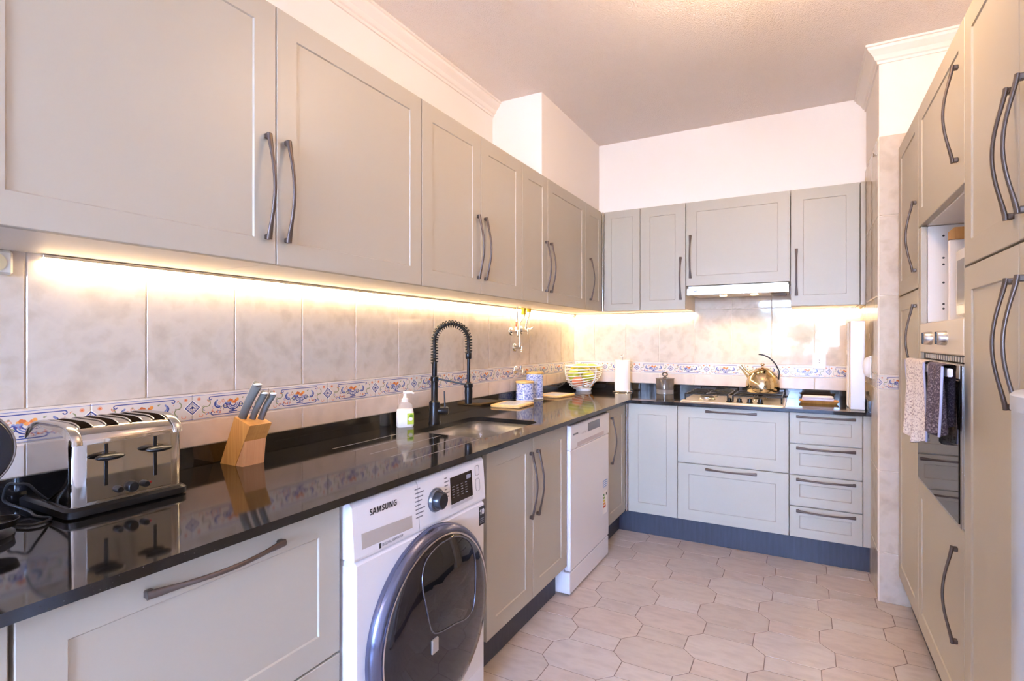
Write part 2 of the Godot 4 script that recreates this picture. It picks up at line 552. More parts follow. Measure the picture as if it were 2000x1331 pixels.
func build_room() -> void:
	var H := 2.712
	build_floor()
	var s := st()
	bx(s, Vector3(-0.15, H, -4.25), Vector3(2.85, H + 0.15, 5.15))
	struct("ceiling", s, M.ceiling)
	# left wall, tiled behind the worktop
	s = st()
	bx(s, Vector3(-0.15, 0, -4.25), Vector3(0.0, H, 5.15))
	struct("wall_left", s, M.plaster)
	s = st()
	bx(s, Vector3(-0.01, 0.88, -4.1), Vector3(0.0012, 2.26, 0.75))
	var ltile := struct("wall_left_tiling", s, M.grout)
	var joints := []
	var diamonds := []
	for k in range(-5, 15):
		joints.append(0.75 + 0.572 + 0.2705 * k)
		diamonds.append(0.75 + 0.572 + 0.135 + 0.2665 * k)
	tile_wall(ltile, Vector3(0.0, 0, 0.75), Vector3(0, 0, -1), Vector3(1, 0, 0), 4.835, joints, diamonds, [[0.88, 1.029, "cut_tile"], [1.029, 1.112, "border_tile"], [1.112, 1.503, "wall_tile"]])
	# back wall
	s = st()
	bx(s, Vector3(-0.15, 0, -4.25), Vector3(2.85, H, -4.09))
	struct("wall_back", s, M.plaster)
	s = st()
	bx(s, Vector3(0.0, 0.88, -4.1), Vector3(1.978, 2.26, -4.0888))
	var btile := struct("wall_back_tiling", s, M.grout)
	joints = []
	diamonds = []
	for k in range(0, 8):
		joints.append(0.183 + 0.2557 * k)
		diamonds.append(0.268 - 0.2557 + 0.2557 * k)
	tile_wall(btile, Vector3(0.0, 0, -4.09), Vector3(1, 0, 0), Vector3(0, 0, 1), 1.978, joints, diamonds, [[0.88, 1.029, "cut_tile"], [1.029, 1.112, "border_tile"], [1.112, 1.503, "wall_tile"], [1.503, 1.893, "wall_tile"]])
	# boxed-in pipes above the cabinets
	s = st()
	bx(s, Vector3(0.0, 2.18, -4.09), Vector3(0.329, H, -2.79))
	struct("wall_left_casing", s, M.plaster)
	s = st()
	bx(s, Vector3(0.2, 2.18, -4.09), Vector3(1.978, H, -3.774))
	struct("wall_back_casing", s, M.plaster)
	# right: the room narrows at the back
	s = st()
	bx(s, Vector3(1.978, 0, -4.25), Vector3(2.85, H, -3.162))
	struct("wall_right_block", s, M.plaster)
	s = st()
	bx(s, Vector3(1.9765, 0, -4.085), Vector3(2.65, 2.276, -3.1608))
	var rt := struct("wall_right_tiling", s, M.grout)
	var rows := [[0.0, 0.243, "wall_tile"], [0.243, 0.64, "wall_tile"], [0.64, 1.037, "wall_tile"], [1.037, 1.11, "border_tile"], [1.11, 1.497, "wall_tile"], [1.497, 1.887, "wall_tile"], [1.887, 2.276, "wall_tile"]]
	tile_wall(rt, Vector3(1.978, 0, -3.162), Vector3(1, 0, 0), Vector3(0, 0, 1), 0.67, [0.27, 0.54], [0.16, 0.43], rows)
	tile_wall(rt, Vector3(1.978, 0, -4.085), Vector3(0, 0, 1), Vector3(-1, 0, 0), 0.92, [0.1, 0.37, 0.64], [0.2, 0.47, 0.74], rows)
	s = st()
	bx(s, Vector3(2.66, 0, -3.2), Vector3(2.85, H, 5.15))
	struct("wall_right", s, M.plaster)
	# wall behind the camera with a glazed balcony door
	var ZF := 5.0
	s = st()
	bx(s, Vector3(-0.15, 0, ZF), Vector3(0.72, H, ZF + 0.15))
	bx(s, Vector3(2.45, 0, ZF), Vector3(2.85, H, ZF + 0.15))
	bx(s, Vector3(0.72, 2.43, ZF), Vector3(2.45, H, ZF + 0.15))
	struct("wall_front", s, M.plaster)
	s = st()
	for f in [[0.72, 0.78], [1.555, 1.615], [2.39, 2.45]]: bx(s, Vector3(f[0], 0, ZF + 0.04), Vector3(f[1], 2.43, ZF + 0.10), 0.004)
	for y in [0.0, 0.85, 2.37]: bx(s, Vector3(0.78, y, ZF + 0.045), Vector3(2.39, y + 0.06, ZF + 0.095), 0.004)
	var win := struct("window_1", s, M.trim)
	for f in [[0.78, 1.555], [1.615, 2.39]]:
		for y in [[0.06, 0.85], [0.91, 2.37]]:
			box("pane", Vector3(f[0], y[0], ZF + 0.068), Vector3(f[1], y[1], ZF + 0.072), M.pane, win, 0.0)
	# a balcony and trees outside
	var bal := thing("balcony", "tiled balcony with a low parapet outside the glazed door", "balcony", Vector3(1.3, 0, 5.16))
	box("slab", Vector3(-2.5, -0.2, 0.0), Vector3(3.0, -0.02, 1.3), mat(c8(150, 132, 118), 0.8), bal, 0.005)
	box("parapet", Vector3(-2.5, -0.02, 1.18), Vector3(3.0, 0.98, 1.3), mat(c8(176, 168, 160), 0.9), bal, 0.01)
	for q in [["leafy tree beyond the balcony, the nearer one", Vector3(1.60, -3.0, 8.4), 0.58, 4.55], ["leafy tree beyond the balcony, the farther one", Vector3(0.5, -3.0, 9.4), 0.6, 4.9]]:
		var tr := thing("tree", q[0], "tree", q[1], 0.0, "trees beyond the balcony")
		var ts := st()
		tube(ts, [Vector3.ZERO, Vector3(0.1, q[3] * 0.5, 0), Vector3(0.0, q[3], 0.0)], [0.14, 0.09, 0.03], 10)
		obj("trunk", ts, mat(c8(92, 78, 64), 0.9), tr)
		ts = st()
		for k in 460:
			var dirn: Vector3 = Vector3(rng.randfn(), rng.randfn() * 0.9, rng.randfn()).normalized() * q[2] * pow(rng.randf(), 0.5)
			var cc: Vector3 = Vector3(0, q[3] - 0.1, 0) + dirn
			var aa := Vector3(rng.randfn(), rng.randfn(), rng.randfn()).normalized() * 0.1
			var bb := aa.cross(Vector3(rng.randfn(), rng.randfn(), rng.randfn())).normalized() * 0.05
			quad(ts, cc - aa, cc - bb, cc + aa, cc + bb)
		obj("foliage", ts, mat(c8(92, 116, 62), 0.8), tr)
	# cornices
	crown("trim_1", [Vector3(0, H, 5.0), Vector3(0, H, -2.79)], [Vector3(1, 0, 0), Vector3(1, 0, 0)])
	crown("trim_2", [Vector3(1.978, H, -3.774), Vector3(1.978, H, -3.162), Vector3(2.66, H, -3.162)], [Vector3(-1, 0, 0), Vector3(-1, 0, 1), Vector3(0, 0, 1)])

# ---------------------------------------------------------------- cabinets
func bow_handle() -> ArrayMesh:
	if bow_mesh: return bow_mesh
	var pts := []
	var rx := []
	var rz := []
	for i in 33:
		var v := i / 32.0 * 2.0 - 1.0
		var e := absf(v)
		pts.append(Vector3(0, v * 0.144, 0.013 + 0.023 * pow(cos(v * PI / 2.0), 1.3) if e < 0.999 else 0.013))
		rx.append(lerpf(0.0052, 0.0082, smoothstep(0.55, 0.95, e)))
		rz.append(lerpf(0.0040, 0.0048, smoothstep(0.55, 0.95, e)))
	var s := st()
	tube(s, pts, rx, 12, Vector3(1, 0, 0), rz)
	for y: float in [-0.137, 0.137]: bx(s, Vector3(-0.0072, y - 0.007, 0.0), Vector3(0.0072, y + 0.007, 0.012), 0.002)
	bow_mesh = done(s)
	return bow_mesh

func handle_v(parent: Node, x: float, y: float) -> void:
	put("handle", bow_handle(), M.bronze, parent, Vector3(x, y, 0.0))

func handle_h(parent: Node, x: float, y: float) -> void:
	put("handle", bow_handle(), M.bronze, parent, Vector3(x, y, 0.0), Vector3(0, 0, PI / 2))

# a door or drawer front in the x, y plane with its face at z = 0 and a sunk panel
func front(parent: Node, called: String, x: float, y: float, w: float, h: float, fw := 0.066, turn := 0.0, at = null) -> MeshInstance3D:
	var g := 0.0016
	var t := 0.02
	var b := 0.0018
	var d := 0.004
	var sl := 0.003
	w -= 2 * g
	h -= 2 * g
	var ringp := func(i: float, z: float) -> PackedVector3Array:
		return PackedVector3Array([Vector3(i, i, z), Vector3(w - i, i, z), Vector3(w - i, h - i, z), Vector3(i, h - i, z)])
	var rings := [ringp.call(0.0, -t), ringp.call(0.0, -b), ringp.call(b, 0.0), ringp.call(fw, 0.0), ringp.call(fw + sl, -d)]
	var s := st()
	for k in rings.size() - 1:
		for i in 4:
			var j := (i + 1) % 4
			quad(s, rings[k][i], rings[k][j], rings[k + 1][j], rings[k + 1][i])
	quad(s, rings[0][3], rings[0][2], rings[0][1], rings[0][0])
	var o := obj(called, s, M.paint, parent)
	if at == null:
		o.position = Vector3(x + g, y + g, 0)
	else:
		o.rotation.y = turn
		o.position = at + Basis(Vector3.UP, turn) * Vector3(x + g, y + g, 0)
	s = st()
	var p := ringp.call(fw + sl, -d)
	quad(s, p[0], p[1], p[2], p[3])
	var q := ringp.call(fw + sl, -t + 0.002)
	quad(s, q[3], q[2], q[1], q[0])
	for i in 4: quad(s, q[i], q[(i + 1) % 4], p[(i + 1) % 4], p[i])
	obj("panel", s, M.paint, o)
	return o

func carcass(parent: Node, x0: float, x1: float, y0: float, y1: float, depth: float) -> void:
	box("carcass", Vector3(x0 + 0.001, y0, -depth), Vector3(x1 - 0.001, y1, -0.022), M.carcass, parent, 0.001)

const UY := 1.487
const UH := 0.720

func wall_unit(label: String, at: Vector3, turn: float, doors: Array, depth: float, group := "wall cabinets") -> Node3D:
	# doors: [x0, x1, handle side: -1, 0, 1]
	var t := thing("wall_cabinet", label, "cabinet", at, turn, group)
	carcass(t, doors[0][0], doors[-1][1], 0.004, UH, depth)
	for d in doors:
		var o := front(t, "door", d[0], 0, d[1] - d[0], UH)
		if d[2] != 0: handle_v(o, 0.03 if d[2] < 0 else d[1] - d[0] - 0.033, 0.208)
	return t

func build_uppers() -> void:
	var L := PI / 2
	wall_unit("wide greige wall cabinet above the toaster, its handle at the right edge", Vector3(0.3705, UY, -0.348), L, [[0.0, 0.642, 1]], 0.364)
	wall_unit("wide greige wall cabinet above the washing machine, its handle at the left edge", Vector3(0.3705, UY, -0.99), L, [[0.0, 0.644, -1]], 0.364)
	wall_unit("greige two-door wall cabinet above the sink tap, handles meeting in the middle", Vector3(0.3705, UY, -1.634), L, [[0.0, 0.428, 1], [0.428, 0.832, -1]], 0.364)
	wall_unit("narrow greige wall cabinet over the chrome water valves, handle at right", Vector3(0.3705, UY, -2.466), L, [[0.0, 0.317, 1]], 0.364)
	wall_unit("greige single-door wall cabinet on the left wall next to the corner cabinet", Vector3(0.3705, UY, -2.783), L, [[0.0, 0.604, -1]], 0.364)
	# corner cabinet with two hinged leaves
	var t := thing("corner_wall_cabinet", "greige L-shaped corner wall cabinet with folding door and chrome hinge", "cabinet", Vector3(0, UY, -4.09), 0.0, "wall cabinets")
	box("carcass", Vector3(0.006, 0.004, 0.006), Vector3(0.348, UH, 0.70), M.carcass, t, 0.001)
	box("carcass", Vector3(0.35, 0.004, 0.006), Vector3(0.646, UH, 0.345), M.carcass, t, 0.001)
	var o := front(t, "door", 0, 0, 0.325, UH, 0.066, PI / 2, Vector3(0.3705, 0, 0.703))
	handle_v(o, 0.075, 0.208)
	front(t, "door", 0, 0, 0.262, UH, 0.05, 0.0, Vector3(0.385, 0, 0.368))
	var s := st()
	tube(s, [Vector3(0.378, 0.002, 0.376), Vector3(0.378, UH - 0.002, 0.376)], 0.006, 10)
	for y in [0.03, UH - 0.03]: tube(s, [Vector3(0.378, y, 0.376), Vector3(0.378, y + 0.012, 0.376)], 0.008, 10)
	obj("hinge", s, M.chrome, t)
	wall_unit("narrow greige wall cabinet left of the extractor hood on the back wall", Vector3(0.647, UY, -3.722), 0.0, [[0.0, 0.309, 1]], 0.36)
	# cabinet over the hood
	t = thing("hood_cabinet", "short wide greige wall cabinet housing the extractor hood", "cabinet", Vector3(0.958, UY, -3.722), 0.0, "wall cabinets")
	box("carcass", Vector3(0.001, 0.16, -0.36), Vector3(0.622, UH, -0.022), M.carcass, t, 0.001)
	o = front(t, "door", 0, 0.155, 0.623, UH - 0.155)
	handle_v(o, 0.028, 0.195)
	wall_unit("greige wall cabinet right of the extractor hood on the back wall", Vector3(1.583, UY, -3.722), 0.0, [[0.0, 0.361, -1]], 0.36)
	t = thing("filler_panel", "narrow greige filler strip between wall cabinet and right tiled wall", "panel", Vector3(1.946, UY, -3.722))
	box("strip", Vector3(0, 0, -0.36), Vector3(0.026, UH, -0.002), M.paint, t)

func build_hood() -> void:
	var t := thing("extractor_hood", "slim stainless steel extractor hood with two lamps above the hob", "hood", Vector3(0.966, 1.575, -3.70))
	box("front_bar", Vector3(0, 0.002, -0.03), Vector3(0.61, 0.05, 0.0), M.steel, t, 0.003)
	box("housing", Vector3(0.006, 0.012, -0.36), Vector3(0.604, 0.066, -0.032), M.steel, t, 0.002)
	box("filter", Vector3(0.03, 0.006, -0.30), Vector3(0.50, 0.0115, -0.05), M.cream, t, 0.001)
	box("control_strip", Vector3(0.51, 0.002, -0.30), Vector3(0.59, 0.0115, -0.05), M.black_metal, t, 0.002)
	box("badge", Vector3(0.045, 0.028, 0.0), Vector3(0.07, 0.033, 0.0012), M.ink, t, 0.0)
	for x in [0.215, 0.405]:
		var s := st()
		lathe(s, Vector3(x, 0.0, -0.13), [Vector2(0.022, 0.006), Vector2(0.022, 0.0015), Vector2(0.001, 0.001)], 20)
		obj("lamp", s, M.hood_lamp, t)
		var l := SpotLight3D.new()
		l.name = "hood_light"
		t.add_child(l, true)
		l.position = Vector3(x, -0.004, -0.13)
		l.rotation.x = -PI / 2
		l.spot_angle = 70
		l.spot_angle_attenuation = 0.6
		l.light_color = Color(1.0, 0.86, 0.64)
		l.light_energy = 0.16
		l.light_size = 0.02
		l.spot_range = 8
		l.shadow_enabled = true

func base_unit(label: String, at: Vector3, turn: float, w: float, top := 0.716, group := "base cabinets") -> Node3D:
	var t := thing("base_cabinet", label, "cabinet", at, turn, group)
	carcass(t, 0.0, w, 0.0, top, 0.56)
	return t

func build_bases() -> void:
	var L := PI / 2
	var Y := 0.152
	var t := base_unit("greige base cabinet at the bottom left edge, left of the wide drawers", Vector3(0.62, Y, 0.3), L, 0.64)
	var o := front(t, "door", 0, 0, 0.64, 0.714)
	handle_v(o, 0.03, 0.5)
	t = base_unit("greige base cabinet with two wide drawers beside the washing machine", Vector3(0.62, Y, -0.344), L, 0.642)
	for d in [[0.0, 0.334], [0.336, 0.378]]:
		o = front(t, "drawer", 0, d[0], 0.642, d[1])
		handle_h(o, 0.321, d[1] - 0.043)
	t = base_unit("greige sink cabinet with two doors between washing machine and dishwasher", Vector3(0.62, Y, -1.70), L, 0.767, 0.5)
	o = front(t, "door", 0, 0, 0.388, 0.714)
	handle_v(o, 0.358, 0.5)
	o = front(t, "door", 0.388, 0, 0.379, 0.714)
	handle_v(o, 0.036, 0.5)
	# corner
	t = thing("corner_base_cabinet", "greige L-shaped corner base cabinet with folding door and chrome hinge", "cabinet", Vector3(0, Y, -4.09), 0.0, "base cabinets")
	box("carcass", Vector3(0.03, 0, 0.03), Vector3(0.595, 0.716, 1.005), M.carcass, t, 0.001)
	box("carcass", Vector3(0.6, 0, 0.03), Vector3(0.952, 0.716, 0.6), M.carcass, t, 0.001)
	o = front(t, "door", 0, 0, 0.374, 0.714, 0.066, L, Vector3(0.62, 0, 1.008))
	handle_v(o, 0.075, 0.512)
	front(t, "door", 0, 0, 0.318, 0.714, 0.066, 0.0, Vector3(0.636, 0, 0.622))
	var s := st()
	tube(s, [Vector3(0.628, 0.0, 0.628), Vector3(0.628, 0.714, 0.628)], 0.006, 10)
	for y in [0.03, 0.67]: tube(s, [Vector3(0.628, y, 0.628), Vector3(0.628, y + 0.014, 0.628)], 0.0085, 10)
	obj("hinge", s, M.chrome, t)
	t = base_unit("greige base cabinet with two deep drawers under the gas hob", Vector3(0.954, Y, -3.468), 0.0, 0.626)
	for d in [[0.0, 0.358], [0.36, 0.354]]:
		o = front(t, "drawer", 0, d[0], 0.626, d[1])
		handle_h(o, 0.312, d[1] - 0.026)
	t = base_unit("greige narrow base cabinet with four small drawers at the right end", Vector3(1.581, Y, -3.468), 0.0, 0.356)
	for k in 4:
		o = front(t, "drawer", 0, k * 0.1795, 0.356, 0.177, 0.05)
		handle_h(o, 0.178, 0.152)
	t = thing("filler_panel", "narrow greige filler strip at the right end of the base drawers", "panel", Vector3(1.938, Y, -3.468))
	box("strip", Vector3(0, 0, -0.05), Vector3(0.036, 0.716, -0.004), M.paint, t)
	# plinths
	for p in [["dark wood-grain plinth under the drawers at the left", Vector3(0.54, 0, -0.99), Vector3(0.556, 0.15, 0.3)], ["dark wood-grain plinth under the sink cabinet", Vector3(0.54, 0, -2.4715), Vector3(0.556, 0.15, -1.66)], ["short dark plinth piece between dishwasher and corner", Vector3(0.54, 0, -3.53), Vector3(0.556, 0.15, -3.08)], ["long blue-black plinth under the back drawers", Vector3(0.556, 0, -3.546), Vector3(1.976, 0.15, -3.528)]]:
		tag(box("plinth", p[1], p[2], M.plinth, self, 0.001), p[0], "plinth", "plinth boards")

func build_worktop() -> void:
	var t := thing("worktop", "polished black stone worktop running round the corner with low upstand", "worktop", Vector3(0, 0, 0))
	var c := CSGCombiner3D.new()
	c.name = "slab"
	t.add_child(c)
	var cut := func(lo: Vector3, hi: Vector3, op: int, m: Material = M.stone):
		var b := CSGBox3D.new()
		b.size = hi - lo
		b.position = (lo + hi) / 2.0
		b.operation = op
		b.material = m
		c.add_child(b)
	var U := CSGShape3D.OPERATION_UNION
	var S := CSGShape3D.OPERATION_SUBTRACTION
	cut.call(Vector3(0.006, 0.87, -4.083), Vector3(0.656, 0.89, 0.62), U)
	cut.call(Vector3(0.5, 0.87, -4.083), Vector3(1.972, 0.89, -3.432), U)
	var x0 := 0.18
	var x1 := 0.55
	var z0 := -2.31
	var z1 := -1.80
	var r := 0.055
	cut.call(Vector3(x0 + r, 0.8, z0), Vector3(x1 - r, 1.0, z1), S)
	cut.call(Vector3(x0, 0.8, z0 + r), Vector3(x1, 1.0, z1 - r), S)
	for x in [x0 + r, x1 - r]:
		for z in [z0 + r, z1 - r]:
			var y := CSGCylinder3D.new()
			y.radius = r
			y.height = 0.2
			y.sides = 40
			y.position = Vector3(x, 0.9, z)
			y.operation = S
			y.material = M.stone
			c.add_child(y)
	for k in 5:
		var x := 0.175 + 0.09 * k
		cut.call(Vector3(x - 0.0028, 0.8872, -1.765 - 0.004 * k), Vector3(x + 0.0028, 0.9, -1.372), S, M.ground_stone)
	box("upstand", Vector3(0.006, 0.89, -4.083), Vector3(0.02, 0.953, 0.62), M.stone, t, 0.001)
	box("upstand", Vector3(0.0205, 0.89, -4.083), Vector3(1.972, 0.953, -4.069), M.stone, t, 0.001)
	box("upstand", Vector3(1.958, 0.89, -4.068), Vector3(1.972, 0.953, -3.445), M.stone, t, 0.001)
	# sink bowl
	t = thing("sink", "undermounted stainless steel sink bowl set into the black worktop", "sink", Vector3(0.365, 0.0, -2.055))
	var rings := []
	for q in [[0.372, 0.512, 0.056, 0.868], [0.368, 0.508, 0.054, 0.80], [0.360, 0.50, 0.05, 0.725], [0.345, 0.485, 0.045, 0.706], [0.30, 0.44, 0.04, 0.70]]:
		var ring := rrect(Vector3(0, q[3], 0), q[0], q[1], q[2], 8)
		ring.reverse()
		rings.append(ring)
	rings.reverse()
	var s := st()
	for ring in rings: ring.reverse()
	var inner := rings.duplicate()
	inner.reverse()
	loft(s, inner, false, true, 60)
	var rim := [rrect(Vector3(0, 0.868, 0), 0.372, 0.512, 0.056, 8), rrect(Vector3(0, 0.8685, 0), 0.43, 0.57, 0.07, 8)]
	loft(s, rim, false, false)
	obj("bowl", s, M.steel, t)
	s = st()
	lathe(s, Vector3(0.0, 0.701, -0.05), [Vector2(0.045, 0.0), Vector2(0.045, 0.003), Vector2(0.03, 0.003), Vector2(0.028, 0.001), Vector2(0.001, 0.001)], 28)
	obj("drain", s, M.chrome, t)

# ---------------------------------------------------------------- tall units on the right
func tall(label: String, z0: float, w: float) -> Node3D:
	return thing("tall_cabinet", label, "cabinet", Vector3(2.055, 0.15, z0), -PI / 2, "tall cabinets on the right")

func build_tall() -> void:
	var T := 2.052
	var t := tall("narrow greige tall cabinet beside the tiled wall end, two doors with bow handles", -3.15, 0.5)
	carcass(t, 0.0, 0.5, 0.0, T, 0.58)
	var o := front(t, "door", 0, 0, 0.5, 1.335)
	handle_v(o, 0.462, 1.13)
	o = front(t, "door", 0, 1.338, 0.5, 0.714)
	handle_v(o, 0.462, 0.21)
	# oven tower
	t = tall("greige tall cabinet housing the built-in oven, with an open niche above it", -2.648, 0.7)
	box("side", Vector3(0.001, 0, -0.58), Vector3(0.019, T, -0.022), M.white_board, t)
	box("side", Vector3(0.694, 0, -0.58), Vector3(0.699, T, -0.022), M.white_board, t, 0.001)
	box("back", Vector3(0.02, 0, -0.595), Vector3(0.68, T, -0.582), M.white_board, t)
	for y in [[0.0, 0.585], [1.175, 1.195], [1.572, T]]: box("shelf", Vector3(0.02, y[0], -0.58), Vector3(0.693, y[1], -0.022), M.white_board, t)
	box("stile", Vector3(0.001, 0.588, -0.021), Vector3(0.05, 1.572, -0.001), M.paint, t)
	box("stile", Vector3(0.694, 0.588, -0.021), Vector3(0.699, 1.572, -0.001), M.paint, t, 0.001)
	box("liner", Vector3(0.05, 1.2, -0.58), Vector3(0.056, 1.57, -0.022), M.white_board, t, 0.0005)
	for y in [1.25, 1.268, 1.35, 1.42, 1.445, 1.53]:
		for z in [-0.07]:
			var s := st()
			tube(s, [Vector3(0.0555, y, z), Vector3(0.0568, y, z)], 0.004, 10)
			obj("peg_hole", s, M.ink, t)
	o = front(t, "door", 0, 0, 0.7, 0.583)
	handle_v(o, 0.622, 0.37)
	o = front(t, "door", 0, 1.575, 0.7, 0.477)
	handle_v(o, 0.628, 0.222)
	# larder pair
	t = tall("greige tall larder cabinet nearest the camera at the right edge, four doors", -1.946, 0.838)
	carcass(t, 0.0, 0.838, 0.0, T, 0.58)
	for d in [[0.0, 0.438, 0.402], [0.438, 0.4, 0.036]]:
		o = front(t, "door", d[0], 0, d[1], 1.335)
		handle_v(o, d[2], 1.118)
		o = front(t, "door", d[0], 1.338, d[1], 0.714)
		handle_v(o, d[2], 0.195)
	tag(box("plinth", Vector3(2.105, 0, -3.15), Vector3(2.12, 0.15, -1.11), M.plinth, self, 0.001), "long dark plinth under the tall cabinets on the right", "plinth", "plinth boards")
	# a steel cylinder, only its left edge shows
	t = thing("steel_bin", "tall cylindrical brushed steel bin cut off by the right edge of the picture", "bin", Vector3(2.024, 0, -0.919))
	var s := st()
	lathe(s, Vector3.ZERO, [Vector2(0.128, 0.0), Vector2(0.13, 0.004), Vector2(0.13, 0.03), Vector2(0.128, 0.032)], 64)
	obj("base_ring", s, M.black, t)
	s = st()
	lathe(s, Vector3.ZERO, [Vector2(0.129, 0.0325), Vector2(0.129, 1.186)], 64)
	obj("body", s, M.aluminium, t)
	s = st()
	lathe(s, Vector3.ZERO, [Vector2(0.1305, 1.1865), Vector2(0.1305, 1.206), Vector2(0.126, 1.21), Vector2(0.06, 1.214), Vector2(0.002, 1.215)], 64)
	obj("lid", s, M.aluminium, t)

func build_oven() -> void:
	var t := thing("oven", "built-in cream oven with dark mirror glass door and two steel knobs", "oven", Vector3(2.066, 0.737, -2.60), -PI / 2)
	box("body", Vector3(0.01, 0.01, -0.54), Vector3(0.636, 0.58, -0.02), M.black_metal, t)
	box("control_panel", Vector3(0.0, 0.496, -0.019), Vector3(0.646, 0.606, 0.012), M.cream, t, 0.004)
	box("vent", Vector3(0.0, 0.474, -0.019), Vector3(0.646, 0.494, 0.0), M.black, t, 0.001)
	for k in 18: box("vent_bar", Vector3(0.06 + 0.032 * k, 0.476, 0.0002), Vector3(0.068 + 0.032 * k, 0.492, 0.0035), M.cream, t, 0.0005)
	var d := box("door", Vector3(0.0, 0.0, -0.019), Vector3(0.646, 0.472, 0.018), M.steel, t, 0.003)
	box("glass", Vector3(0.012, 0.012, 0.0182), Vector3(0.638, 0.425, 0.021), M.dark_glass, d, 0.001)
	box("top_rail", Vector3(0.004, 0.43, 0.0182), Vector3(0.642, 0.47, 0.021), M.cream, d, 0.001)
	var s := st()
	bx(s, Vector3(0.02, 0.438, 0.045), Vector3(0.70, 0.462, 0.058), 0.003)
	for x in [0.05, 0.56]: bx(s, Vector3(x, 0.442, 0.02), Vector3(x + 0.02, 0.458, 0.046), 0.002)
	obj("handle", s, M.enamel, d)
	for x in [0.215, 0.434]:
		s = st()
		tube(s, [Vector3(x, 0.549, 0.012), Vector3(x, 0.549, 0.034), Vector3(x, 0.549, 0.037)], [0.024, 0.022, 0.019], 28)
		var k := obj("knob", s, M.steel, t)
		box("grip", Vector3(x - 0.0035, 0.529, 0.036), Vector3(x + 0.0035, 0.569, 0.041), M.black_metal, k, 0.001)
	# towels over the handle
	towel("white tea towel with small grey print hanging on the oven handle", M.towel_white, -2.56, 0.37, 0.255, 0.215, 1)
	towel("dark plum printed tea towel hanging on the oven handle", M.towel_dark, -2.12, 0.215, 0.185, 0.165, 2)
	# things in the niche
	t = thing("chopping_board", "white cutting board with a wooden top edge leaning in the niche", "board", Vector3(2.105, 1.346, -2.415))
	box("slab", Vector3(0.0, 0.0, 0.0), Vector3(0.24, 0.288, 0.016), M.white, t, 0.004)
	s = st()
	var o := PackedVector2Array([Vector2(0, 0.289), Vector2(0.24, 0.289), Vector2(0.24, 0.316), Vector2(0.225, 0.331), Vector2(0.015, 0.331), Vector2(0, 0.316)])
	prism(s, o, 0.0, 0.016)
	obj("wooden_edge", s, M.block_wood, t)
	t = thing("microwave", "small white microwave standing in the open niche above the oven", "microwave", Vector3(2.124, 1.346, -2.33))
	box("body", Vector3(0.0, 0.012, 0.0), Vector3(0.34, 0.24, 0.36), M.enamel, t, 0.006)
	box("door", Vector3(-0.014, 0.016, 0.004), Vector3(-0.001, 0.236, 0.26), M.enamel, t, 0.004)
	box("window", Vector3(-0.016, 0.05, 0.03), Vector3(-0.0142, 0.2, 0.225), mat(c8(150, 152, 162), 0.2), t, 0.0005)
	box("control_panel", Vector3(-0.012, 0.016, 0.264), Vector3(-0.001, 0.236, 0.356), M.cream, t, 0.002)
	for x in [0.03, 0.31]:
		for z in [0.03, 0.33]: box("foot", Vector3(x - 0.012, 0, z - 0.012), Vector3(x + 0.012, 0.012, z + 0.012), M.black, t, 0.001)

func towel(label: String, m: Material, z0: float, w: float, front_drop: float, back_drop: float, seed_: int) -> void:
	var t := thing("tea_towel", label, "towel", Vector3(2.0145, 1.187, z0))
	var s := st()
	var nz := 28
	var path := []
	for i in 15: path.append(Vector2(-0.014, -front_drop + front_drop * i / 14.0))
	for i in 7:
		var a := PI - PI * (i + 0.5) / 7.0
		path.append(Vector2(cos(a) * 0.014, 0.016 + sin(a) * 0.006))
	for i in 12: path.append(Vector2(0.012, -back_drop * i / 11.0))
	var at := func(i: int, k: int, off: float) -> Vector3:
		var p: Vector2 = path[i]
		var f := float(k) / nz
		var hang := clampf(-p.y / 0.2, 0, 1.3)
		var fold := sin(f * TAU * 2.3 + seed_) * 0.010 * (0.35 + hang) + sin(f * TAU * 5.1 + seed_ * 2.0) * 0.003 * hang
		var sg := -1.0 if p.x < 0 else 1.0
		return Vector3(p.x + fold * (1.0 if sg < 0 else 0.35) + off * sg, p.y + off * (1.0 if p.y > 0.01 else 0.0) + 0.012 * hang * sin(f * 7.0 + seed_), f * w * (1.0 + 0.06 * sin(hang * 2.0)))
	s.set_smooth_group(1)
	for i in path.size() - 1:
		for k in nz:
			quad(s, at.call(i, k, 0.002), at.call(i, k + 1, 0.002), at.call(i + 1, k + 1, 0.002), at.call(i + 1, k, 0.002))
	s.set_smooth_group(2)
	for i in path.size() - 1:
		for k in nz:
			quad(s, at.call(i, k, -0.001), at.call(i + 1, k, -0.001), at.call(i + 1, k + 1, -0.001), at.call(i, k + 1, -0.001))
	obj("cloth", s, m, t)
	for k in [0, nz]:
		s = st()
		var pts := []
		for i in 16: pts.append(at.call(i, k, 0.001))
		tube(s, pts, 0.0035, 6, Vector3(0, 0, 1))
		obj("hem", s, M.hem, t)

# ---------------------------------------------------------------- appliances on the left
func text(parent: Node, called: String, words: String, h: float, m: Material, at: Vector3, bold := false) -> void:
	var f := SystemFont.new()
	f.font_names = PackedStringArray(["Droid Sans"])
	f.font_weight = 700 if bold else 400
	var t := TextMesh.new()
	t.text = words
	t.font = f
	t.font_size = 48
	t.pixel_size = h / 35.0
	t.depth = 0.0006
	put(called, t, m, parent, at)

